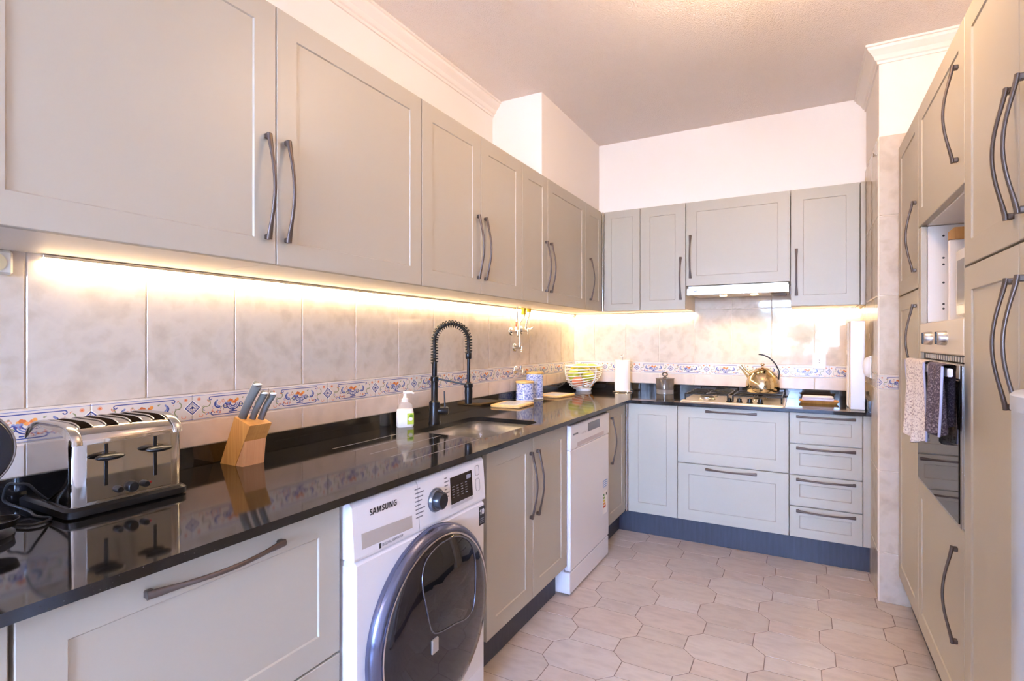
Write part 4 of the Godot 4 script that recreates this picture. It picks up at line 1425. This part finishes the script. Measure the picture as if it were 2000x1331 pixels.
func build_counter_things() -> void:
	trivet("square wooden trivet with pale tile inlay lying right of the sink", Vector3(0.132, WT, -2.80), 0.1)
	canister("shorter blue and white canister with wooden lid", Vector3(0.085, WT, -3.05), 0.128)
	canister("taller blue and white canister with wooden lid", Vector3(0.082, WT, -3.20), 0.178)
	trivet("wooden trivet lying behind the taller canister near the fruit bowl", Vector3(0.135, WT, -3.42), -0.1)
	# fruit bowl of white rings
	var t := thing("fruit_bowl", "round white openwork bowl of fruit in the worktop corner", "bowl", Vector3(0.158, WT, -3.90))
	var R := 0.142
	for k in 9:
		var s := st()
		var pts := []
		var a := deg_to_rad(-58 + k * 9.0)
		var rr := R * cos(a)
		var tilt := 0.5 * (1.0 - k / 8.0)
		for i in 48:
			var p := TAU * i / 48
			pts.append(Vector3(cos(p) * rr, 0.158 + sin(a) * R + cos(p + 0.6) * rr * tilt * 0.55, sin(p) * rr))
		tube(s, pts, 0.0032 if k < 8 else 0.0055, 8, Vector3.UP, null, true)
		obj("rim" if k == 8 else "ring", s, M.white, t)
	for k in 3:
		var s := st()
		var pts := []
		for i in 21:
			var a := deg_to_rad(-64 + 78.0 * i / 20.0)
			var p := TAU * k / 3.0 + 0.5
			pts.append(Vector3(cos(p) * R * cos(a), 0.158 + sin(a) * R, sin(p) * R * cos(a)))
		tube(s, pts, 0.005, 8)
		obj("rib", s, M.white, t)
	var s := st()
	lathe(s, Vector3.ZERO, [Vector2(0.055, 0.0), Vector2(0.058, 0.004), Vector2(0.062, 0.02), Vector2(0.05, 0.026), Vector2(0.002, 0.024)], 36)
	obj("base", s, M.white, t)
	var fruit := [["green_apple", "green apple at the left in the white bowl", Vector3(-0.068, 0.12, 0.03), 0.046, c8(176, 186, 58)], ["green_apple", "green apple at the front right in the white bowl", Vector3(0.056, 0.115, 0.045), 0.046, c8(186, 190, 52)], ["green_apple", "green apple at the back of the white bowl", Vector3(0.0, 0.12, -0.068), 0.046, c8(170, 180, 62)], ["peach", "pinkish orange peach at the bottom left of the white bowl", Vector3(-0.032, 0.07, 0.045), 0.044, c8(226, 136, 96)], ["orange", "orange at the bottom right of the white bowl", Vector3(0.04, 0.066, -0.01), 0.042, c8(230, 150, 66)], ["green_apple", "topmost green apple in the white bowl", Vector3(0.0, 0.168, 0.0), 0.046, c8(194, 196, 64)]]
	for f in fruit:
		var o := thing(f[0], f[1], "fruit", t.position + f[2], 0.0, "fruit in the white bowl")
		s = st()
		var r: float = f[3]
		lathe(s, Vector3.ZERO, [Vector2(r * 0.2, -r * 0.86), Vector2(r * 0.6, -r * 0.82), Vector2(r * 0.92, -r * 0.4), Vector2(r, 0.05 * r), Vector2(r * 0.88, r * 0.55), Vector2(r * 0.55, r * 0.85), Vector2(r * 0.2, r * 0.84), Vector2(0.002, r * 0.72)], 24, true, true, 90)
		obj("flesh", s, mat(f[4], 0.35), o)
		s = st()
		tube(s, [Vector3(0, r * 0.72, 0), Vector3(0.004, r * 1.05, 0.002)], 0.0016, 6)
		obj("stem", s, mat(c8(90, 70, 40), 0.7), o)
	for k in 2:
		var o := thing("banana", ["yellow banana curving over the apples in the white bowl", "second yellow banana at the rear right of the white bowl"][k], "fruit", t.position + Vector3(-0.005 + 0.05 * k, 0.168 - 0.004 * k, 0.066 - 0.12 * k), 0.3 + 0.5 * k, "fruit in the white bowl")
		s = st()
		var pts := []
		var rad := []
		for i in 17:
			var a := -0.9 + 1.8 * i / 16.0
			pts.append(Vector3(sin(a) * 0.085, cos(a) * 0.085 - 0.058, 0))
			rad.append(0.016 * sqrt(maxf(1.0 - pow(absf(a) / 0.96, 4.0), 0.04)))
		tube(s, pts, rad, 10, Vector3(0, 0, 1))
		obj("peel", s, mat(c8(218, 196, 62), 0.45), o)
		s = st()
		tube(s, [pts[16], pts[16] + (pts[16] - pts[15]) * 1.6], 0.0035, 6)
		obj("stem", s, mat(c8(120, 104, 50), 0.6), o)
	# kitchen roll
	t = thing("kitchen_roll_holder", "steel stand carrying a white kitchen roll on the back worktop", "holder", Vector3(0.452, WT, -3.95))
	s = st()
	lathe(s, Vector3.ZERO, [Vector2(0.076, 0.0), Vector2(0.078, 0.004), Vector2(0.074, 0.008), Vector2(0.002, 0.009)], 36)
	obj("base", s, M.chrome, t)
	s = st()
	tube(s, [Vector3(0, 0.008, 0), Vector3(0, 0.262, 0)], 0.005, 10)
	obj("rod", s, M.chrome, t)
	s = st()
	var rp := []
	for i in 20: rp.append(Vector3(cos(TAU * i / 20) * 0.011, 0.272 + sin(TAU * i / 20) * 0.011, 0))
	tube(s, rp, 0.0022, 8, Vector3(0, 0, 1), null, true)
	obj("finial", s, M.chrome, t)
	s = st()
	tube(s, [Vector3(0.068, 0.006, 0.01), Vector3(0.068, 0.06, 0.01), Vector3(0.066, 0.075, 0.008)], 0.003, 8)
	obj("side_arm", s, M.black_metal, t)
	t = thing("kitchen_roll", "white paper kitchen roll standing on its holder", "kitchen roll", Vector3(0.452, WT + 0.0105, -3.95))
	s = st()
	lathe(s, Vector3.ZERO, [Vector2(0.0575, 0.0), Vector2(0.0578, 0.23), Vector2(0.020, 0.23), Vector2(0.018, 0.222)], 48, true, false)
	obj("paper", s, mat(c8(246, 242, 238), 0.9), t)
	s = st()
	lathe(s, Vector3.ZERO, [Vector2(0.018, 0.0), Vector2(0.018, 0.2305), Vector2(0.016, 0.2305), Vector2(0.016, 0.0)], 24, false, false)
	obj("core", s, mat(c8(190, 160, 124), 0.9), t)
	# smoked jar
	t = thing("storage_jar", "small smoked glass storage jar with ring knob lid on the back worktop", "jar", Vector3(0.768, WT, -3.95))
	s = st()
	lathe(s, Vector3.ZERO, [Vector2(0.058, 0.0), Vector2(0.061, 0.003), Vector2(0.061, 0.032), Vector2(0.0615, 0.034)], 36)
	obj("glass_foot", s, mat(c8(150, 144, 134), 0.08, 0.2), t)
	s = st()
	lathe(s, Vector3.ZERO, [Vector2(0.0615, 0.0342), Vector2(0.064, 0.036), Vector2(0.064, 0.106), Vector2(0.062, 0.109)], 36)
	obj("bowl", s, mat(c8(104, 96, 88), 0.1, 0.35), t)
	s = st()
	lathe(s, Vector3.ZERO, [Vector2(0.066, 0.1092), Vector2(0.067, 0.111), Vector2(0.066, 0.115), Vector2(0.02, 0.119), Vector2(0.008, 0.124), Vector2(0.008, 0.128)], 36)
	var lid := obj("lid", s, mat(c8(120, 110, 100), 0.12, 0.4), t)
	s = st()
	rp = []
	for i in 24: rp.append(Vector3(cos(TAU * i / 24) * 0.017, 0.142 + sin(TAU * i / 24) * 0.013, 0))
	tube(s, rp, 0.005, 10, Vector3(0, 0, 1), null, true)
	obj("ring_knob", s, mat(c8(110, 96, 84), 0.12, 0.6), lid)
	# folded cloth on a tray
	t = thing("wooden_tray", "small shallow wooden tray at the right of the hob", "tray", Vector3(1.735, WT, -3.83))
	s = st()
	loft(s, [rrect(Vector3(0, 0, 0), 0.185, 0.11, 0.012), rrect(Vector3(0, 0.016, 0), 0.215, 0.135, 0.014), rrect(Vector3(0, 0.016, 0), 0.203, 0.123, 0.012), rrect(Vector3(0, 0.006, 0), 0.185, 0.11, 0.01)])
	obj("dish", s, M.block_wood, t)
	t = thing("folded_cloth", "folded pale grey cloth lying on the small wooden tray", "cloth", Vector3(1.73, WT + 0.0165, -3.83))
	for k in 2:
		s = st()
		loft(s, [rrect(Vector3(0, k * 0.013, 0), 0.165 - k * 0.006, 0.10, 0.012), rrect(Vector3(0, k * 0.013 + 0.003, 0), 0.173 - k * 0.006, 0.106, 0.014), rrect(Vector3(0.001, k * 0.013 + 0.010, 0), 0.172 - k * 0.006, 0.105, 0.014), rrect(Vector3(0, k * 0.013 + 0.0128, 0), 0.163 - k * 0.006, 0.098, 0.012)])
		obj("fold", s, mat(c8(214, 210, 220), 0.95), t)
	# tall white box against the right wall
	t = thing("white_box", "tall narrow white box with slot handle standing at the worktop's right end", "box", Vector3(1.884, WT, -3.76))
	box("body", Vector3(0.0, 0.0, 0.0), Vector3(0.07, 0.498, 0.215), M.white, t, 0.003)
	box("front_board", Vector3(-0.006, 0.004, 0.01), Vector3(-0.0003, 0.49, 0.10), M.white, t, 0.001)
	box("slot", Vector3(-0.0068, 0.24, 0.035), Vector3(-0.0061, 0.305, 0.072), mat(c8(196, 184, 176), 0.7), t, 0.0002)

func build_hob() -> void:
	var t := thing("gas_hob", "stainless steel four-burner gas hob with black grates", "hob", Vector3(0.964, WT, -3.985))
	var s := st()
	loft(s, [rrect(Vector3(0.298, 0.0004, 0.245), 0.596, 0.49, 0.015), rrect(Vector3(0.298, 0.006, 0.245), 0.592, 0.486, 0.014), rrect(Vector3(0.298, 0.009, 0.245), 0.575, 0.47, 0.012), rrect(Vector3(0.298, 0.007, 0.245), 0.555, 0.45, 0.01)])
	obj("plate", s, mat(c8(226, 220, 212), 0.32, 1.0), t)
	for b in [[0.14, 0.34, 0.046], [0.14, 0.13, 0.034], [0.44, 0.12, 0.04], [0.44, 0.31, 0.028]]:
		s = st()
		lathe(s, Vector3(b[0], 0.007, b[1]), [Vector2(b[2] * 1.15, 0.0), Vector2(b[2] * 1.1, 0.008), Vector2(b[2], 0.012), Vector2(b[2], 0.017)], 28)
		var bu := obj("burner", s, M.steel, t)
		s = st()
		lathe(s, Vector3(b[0], 0.0242, b[1]), [Vector2(b[2] * 0.92, 0.0), Vector2(b[2] * 0.95, 0.003), Vector2(b[2] * 0.8, 0.007), Vector2(0.002, 0.008)], 28)
		obj("burner_cap", s, M.black_metal, bu)
	for g in [[0.02, 0.275], [0.305, 0.575]]:
		s = st()
		var y := 0.046
		var x0: float = g[0]
		var x1: float = g[1]
		var loop := [Vector3(x0, y, 0.03), Vector3(x1, y, 0.03), Vector3(x1, y, 0.42), Vector3(x0, y, 0.42)]
		for k in 4: tube(s, [loop[k], loop[(k + 1) % 4]], 0.0034, 8)
		for z in [0.225]: tube(s, [Vector3(x0, y, z), Vector3(x1, y, z)], 0.0034, 8)
		for bz in [0.13, 0.33]:
			var cx := (x0 + x1) / 2
			for q in [[Vector3(x0, y, bz), Vector3(cx - 0.03, y, bz)], [Vector3(x1, y, bz), Vector3(cx + 0.03, y, bz)], [Vector3(cx, y, bz - 0.1), Vector3(cx, y, bz - 0.03)], [Vector3(cx, y, bz + 0.09), Vector3(cx, y, bz + 0.03)]]: tube(s, q, 0.0034, 8)
		for c in loop: tube(s, [c, Vector3(c.x, 0.009, c.z)], 0.005, 8)
		obj("grate", s, M.black_metal, t)
	for k in 4:
		s = st()
		lathe(s, Vector3(0.287 + 0.058 * k, 0.008, 0.445), [Vector2(0.018, 0.0), Vector2(0.018, 0.006), Vector2(0.014, 0.008), Vector2(0.013, 0.024), Vector2(0.011, 0.026)], 22)
		bx(s, Vector3(0.287 + 0.058 * k - 0.003, 0.03, 0.433), Vector3(0.287 + 0.058 * k + 0.003, 0.037, 0.457), 0.001)
		obj("knob", s, M.black_metal, t)
	# kettle
	t = thing("kettle", "polished steel whistling kettle with curved handle on the right rear burner", "kettle", Vector3(1.418, WT + 0.051, -3.86))
	s = st()
	lathe(s, Vector3.ZERO, [Vector2(0.094, 0.0), Vector2(0.099, 0.006), Vector2(0.102, 0.03), Vector2(0.100, 0.065), Vector2(0.090, 0.098), Vector2(0.072, 0.126), Vector2(0.048, 0.145), Vector2(0.040, 0.149)], 48)
	obj("body", s, mat(c8(222, 204, 168), 0.08, 1.0), t)
	s = st()
	lathe(s, Vector3.ZERO, [Vector2(0.041, 0.1492), Vector2(0.040, 0.153), Vector2(0.022, 0.159), Vector2(0.006, 0.161), Vector2(0.005, 0.170), Vector2(0.013, 0.176), Vector2(0.013, 0.184), Vector2(0.004, 0.188)], 28)
	obj("lid", s, mat(c8(206, 176, 140), 0.12, 1.0), t)
	s = st()
	tube(s, [Vector3(-0.07, 0.095, 0.0), Vector3(-0.1, 0.128, 0.0), Vector3(-0.125, 0.158, 0.0)], [0.022, 0.016, 0.012], 16)
	obj("spout", s, mat(c8(222, 204, 168), 0.1, 1.0), t)
	s = st()
	tube(s, [Vector3(-0.119, 0.15, 0.0), Vector3(-0.135, 0.169, 0.0)], 0.0135, 16)
	obj("whistle", s, M.steel, t)
	s = st()
	var hp := []
	for i in 15:
		var f := i / 14.0
		hp.append(Vector3(0.098 - 0.122 * f * f * 0.55 - 0.055 * f, 0.135 + 0.112 * sin(f * 1.5), 0.0))
	hp.insert(0, Vector3(0.094, 0.085, 0.0))
	tube(s, hp, 0.0062, 10, Vector3(0, 0, 1), 0.0045)
	obj("handle", s, M.black_metal, t)

func build_wall_things() -> void:
	# under-cabinet light strips: a profile, a glowing face and its light
	var strips := [["long warm LED strip under the wall cabinets along the left wall", Vector3(0.0075, 1.478, -4.05), Vector3(0.0215, 1.4895, -0.60), "z"], ["warm LED strip under the wall cabinets left of the hood", Vector3(0.03, 1.478, -4.082), Vector3(0.955, 1.4895, -4.068), "x"], ["short warm LED strip under the wall cabinet right of the hood", Vector3(1.585, 1.478, -4.082), Vector3(1.97, 1.4895, -4.068), "x"]]
	for q in strips:
		var lo: Vector3 = q[1]
		var hi: Vector3 = q[2]
		var t := thing("led_strip", q[0], "light strip", Vector3.ZERO, 0.0, "under-cabinet light strips")
		box("profile", lo + Vector3(0, 0.004, 0), hi, M.steel, t, 0.001)
		box("diffuser", lo + Vector3(0.001, 0.0, 0.001), Vector3(hi.x - 0.001, lo.y + 0.0038, hi.z - 0.001), M.led, t, 0.001)
		var l := AreaLight3D.new()
		l.name = "strip_light"
		t.add_child(l, true)
		var c := (lo + hi) / 2.0
		l.position = Vector3(c.x, lo.y - 0.002, c.z)
		l.rotation.x = -PI / 2
		l.area_size = Vector2(hi.x - lo.x, hi.z - lo.z)
		var length := maxf(hi.x - lo.x, hi.z - lo.z)
		l.light_color = Color(1.0, 0.89, 0.73)
		l.light_energy = 0.34 * length
		l.area_range = 8.0
		l.shadow_enabled = true
	# chrome valves under the cabinets
	var sp := [["chrome angle valve with red hose, leftmost under the wall cabinets", Vector3(0.0, 1.335, -3.01), "hot"], ["chrome double valve on the tiles under the wall cabinets", Vector3(0.0, 1.345, -3.15), "double"], ["chrome valve with white riser pipe below the other valves", Vector3(0.0, 1.232, -3.06), "riser"], ["single chrome stop valve on the painted border", Vector3(0.0, 1.085, -3.075), "plain"]]
	for q in sp:
		var t := thing("water_valve", q[0], "valve", q[1], 0.0, "chrome water valves")
		var s := st()
		tube(s, [Vector3(0.005, 0, 0), Vector3(0.009, 0, 0), Vector3(0.013, 0, 0)], [0.027, 0.027, 0.018], 24)
		obj("rosette", s, M.chrome, t)
		s = st()
		tube(s, [Vector3(0.012, 0, 0), Vector3(0.05, 0, 0)], 0.0105, 16)
		tube(s, [Vector3(0.042, -0.004, 0), Vector3(0.042, 0.03, 0)], 0.009, 14)
		obj("body", s, M.chrome, t)
		s = st()
		tube(s, [Vector3(0.048, 0, 0), Vector3(0.058, 0, 0)], 0.009, 14)
		tube(s, [Vector3(0.06, 0.004, 0.004), Vector3(0.064, -0.008, 0.012), Vector3(0.064, -0.03, 0.02)], [0.008, 0.007, 0.005], 10)
		obj("lever", s, M.chrome, t)
		if q[2] == "double":
			s = st()
			tube(s, [Vector3(0.03, 0, 0), Vector3(0.03, 0.004, -0.05), Vector3(0.034, 0.006, -0.08)], [0.012, 0.013, 0.008], 14)
			tube(s, [Vector3(0.034, 0.006, -0.08), Vector3(0.045, 0.022, -0.10)], [0.008, 0.004], 10)
			obj("side_outlet", s, M.chrome, t)
		var hose := []
		if q[2] == "hot": hose = [Vector3(0.042, 0.03, 0), Vector3(0.044, 0.06, -0.004), Vector3(0.05, 0.10, 0.0), Vector3(0.05, 0.1555, 0.0)]
		if q[2] == "double": hose = [Vector3(0.042, 0.03, 0.0), Vector3(0.046, 0.06, -0.006), Vector3(0.05, 0.10, -0.03), Vector3(0.05, 0.1455, -0.05)]
		if q[2] == "riser": hose = [Vector3(0.042, 0.03, 0.0), Vector3(0.042, 0.16, 0.0), Vector3(0.046, 0.185, -0.03), Vector3(0.05, 0.2, -0.05), Vector3(0.05, 0.2585, -0.06)]
		if hose.size():
			s = st()
			tube(s, hose, 0.0055, 10)
			obj("pipe", s, M.white if q[2] == "riser" else M.brushed, t)
		if q[2] == "hot":
			s = st()
			tube(s, [Vector3(0.0422, 0.031, 0), Vector3(0.0445, 0.062, -0.004)], 0.0068, 10)
			obj("red_sleeve", s, mat(c8(206, 88, 62), 0.5), t)
	for q in [["taller yellow gas pipe stub below the wall cabinet", Vector3(0.05, 1.447, -3.1), 0.043], ["shorter yellow gas pipe stub below the wall cabinet", Vector3(0.055, 1.466, -3.165), 0.024]]:
		var t := thing("gas_pipe_stub", q[0], "pipe", q[1], 0.0, "yellow gas pipe stubs")
		var s := st()
		lathe(s, Vector3.ZERO, [Vector2(0.014, 0.0), Vector2(0.016, 0.003), Vector2(0.016, q[2])], 16)
		obj("cap", s, mat(c8(222, 190, 40), 0.4), t)
		s = st()
		lathe(s, Vector3.ZERO, [Vector2(0.0175, q[2] * 0.6), Vector2(0.0175, q[2] * 0.8)], 6)
		obj("nut", s, mat(c8(206, 170, 40), 0.4), t)
	# sockets
	var t := thing("wall_socket", "cream wall socket at the left edge beneath the wall cabinets", "socket", Vector3(0.0055, 1.392, -0.59), PI / 2)
	box("plate", Vector3(-0.13, 0.04, 0), Vector3(-0.044, 0.0975, 0.012), M.cream, t, 0.006)
	var s := st()
	tube(s, [Vector3(-0.078, 0.068, 0.0121), Vector3(-0.078, 0.068, 0.0135)], 0.021, 24)
	var ins := obj("insert", s, mat(c8(222, 196, 150), 0.4), t)
	for x in [-0.084, -0.072]:
		s = st()
		tube(s, [Vector3(x, 0.068, 0.0135), Vector3(x, 0.068, 0.0142)], 0.0025, 8)
		obj("pin_hole", s, M.ink, ins)
	t = thing("wall_socket", "white wall socket on the back tiles right of the kettle", "socket", Vector3(1.745, 1.088, -4.0835))
	box("plate", Vector3(-0.038, 0, 0), Vector3(0.038, 0.105, 0.01), M.white, t, 0.004)
	s = st()
	tube(s, [Vector3(0, 0.052, 0.0101), Vector3(0, 0.052, 0.0125)], 0.021, 24)
	ins = obj("insert", s, M.cream, t)
	for y in [0.044, 0.06]:
		s = st()
		tube(s, [Vector3(0, y, 0.0125), Vector3(0, y, 0.0132)], 0.0028, 8)
		obj("pin_hole", s, M.ink, ins)
	t = thing("wall_plug", "white rounded plug adapter on the right tiled wall", "plug", Vector3(1.9725, 1.075, -3.46), -PI / 2)
	box("plate", Vector3(-0.04, 0.0, 0), Vector3(0.05, 0.12, 0.008), M.white, t, 0.003)
	s = st()
	ball(s, Vector3(0.005, 0.06, 0.014), Vector3(0.035, 0.055, 0.024), 24)
	obj("plug", s, M.white, t)
	s = st()
	tube(s, [Vector3(0.003, 0.0, 0), Vector3(0.003, 0, 0.008), Vector3(0.003, 0, 0.016)], [0.005, 0.004, 0.01], 14)
	tag(put("wall_hook", done(s), M.steel, self, Vector3(1.9735, 2.2, -3.20), Vector3(0, -PI / 2, 0)), "small round metal hook high on the tiled wall end", "hook")

func build_lamp(label: String, at: Vector3, energy: float) -> void:
	# globe lamp under the ceiling, outside the picture
	var t := thing("ceiling_lamp", label, "lamp", at, 0.0, "globe lamps under the ceiling")
	var s := st()
	lathe(s, Vector3.ZERO, [Vector2(0.03, -0.085), Vector2(0.03, -0.02), Vector2(0.055, -0.0005)], 32)
	obj("ceiling_rose", s, M.white, t)
	s = st()
	ball(s, Vector3(0, -0.168, 0), Vector3(0.093, 0.093, 0.093), 32)
	obj("globe", s, M.lamp, t)
	var l := OmniLight3D.new()
	l.name = "lamp_light"
	t.add_child(l, true)
	l.position = Vector3(0, -0.168, 0)
	l.light_color = Color(1.0, 0.84, 0.67)
	l.light_energy = energy
	l.light_size = 0.09
	l.omni_range = 14
	l.omni_attenuation = 2
	l.shadow_enabled = true

func _ready() -> void:
	rng.seed = 7
	var cam := Camera3D.new()
	cam.name = "camera"
	cam.fov = 2.0 * rad_to_deg(atan(665.5 / 1045.0))
	cam.position = Vector3(1.655, 1.278, 0.0)
	cam.rotation.y = deg_to_rad(28.61)
	cam.near = 0.02
	add_child(cam)
	cam.current = true
	var env := Environment.new()
	env.tonemap_mode = Environment.TONE_MAPPER_LINEAR
	env.tonemap_exposure = 1.28
	env.background_mode = Environment.BG_SKY
	var sky := Sky.new()
	var sm := ProceduralSkyMaterial.new()
	sm.sky_top_color = c8(118, 164, 240)
	sm.sky_horizon_color = c8(190, 212, 250)
	sm.ground_horizon_color = c8(190, 198, 212)
	sm.ground_bottom_color = c8(140, 146, 158)
	sky.sky_material = sm
	env.sky = sky
	env.background_energy_multiplier = 158.0
	env.sdfgi_enabled = true
	env.ssao_enabled = true
	env.ssil_enabled = true
	var we := WorldEnvironment.new()
	we.environment = env
	add_child(we)
	make_materials()
	build_room()
	build_bases()
	build_worktop()
	build_uppers()
	build_hood()
	build_tall()
	build_oven()
	build_washer()
	build_dishwasher()
	build_toaster()
	build_coffee_machine()
	build_knife_block()
	build_soap()
	build_tap()
	build_counter_things()
	build_hob()
	build_wall_things()
	build_lamp("frosted glass globe lamp under the ceiling above the kitchen floor", Vector3(1.52, 2.712, -1.88), 0.72)
	build_lamp("added unseen globe lamp behind the camera, warming the back cabinets", Vector3(1.65, 2.712, 2.6), 0.7)  # second lamp is added out of view to warm the back cabinets
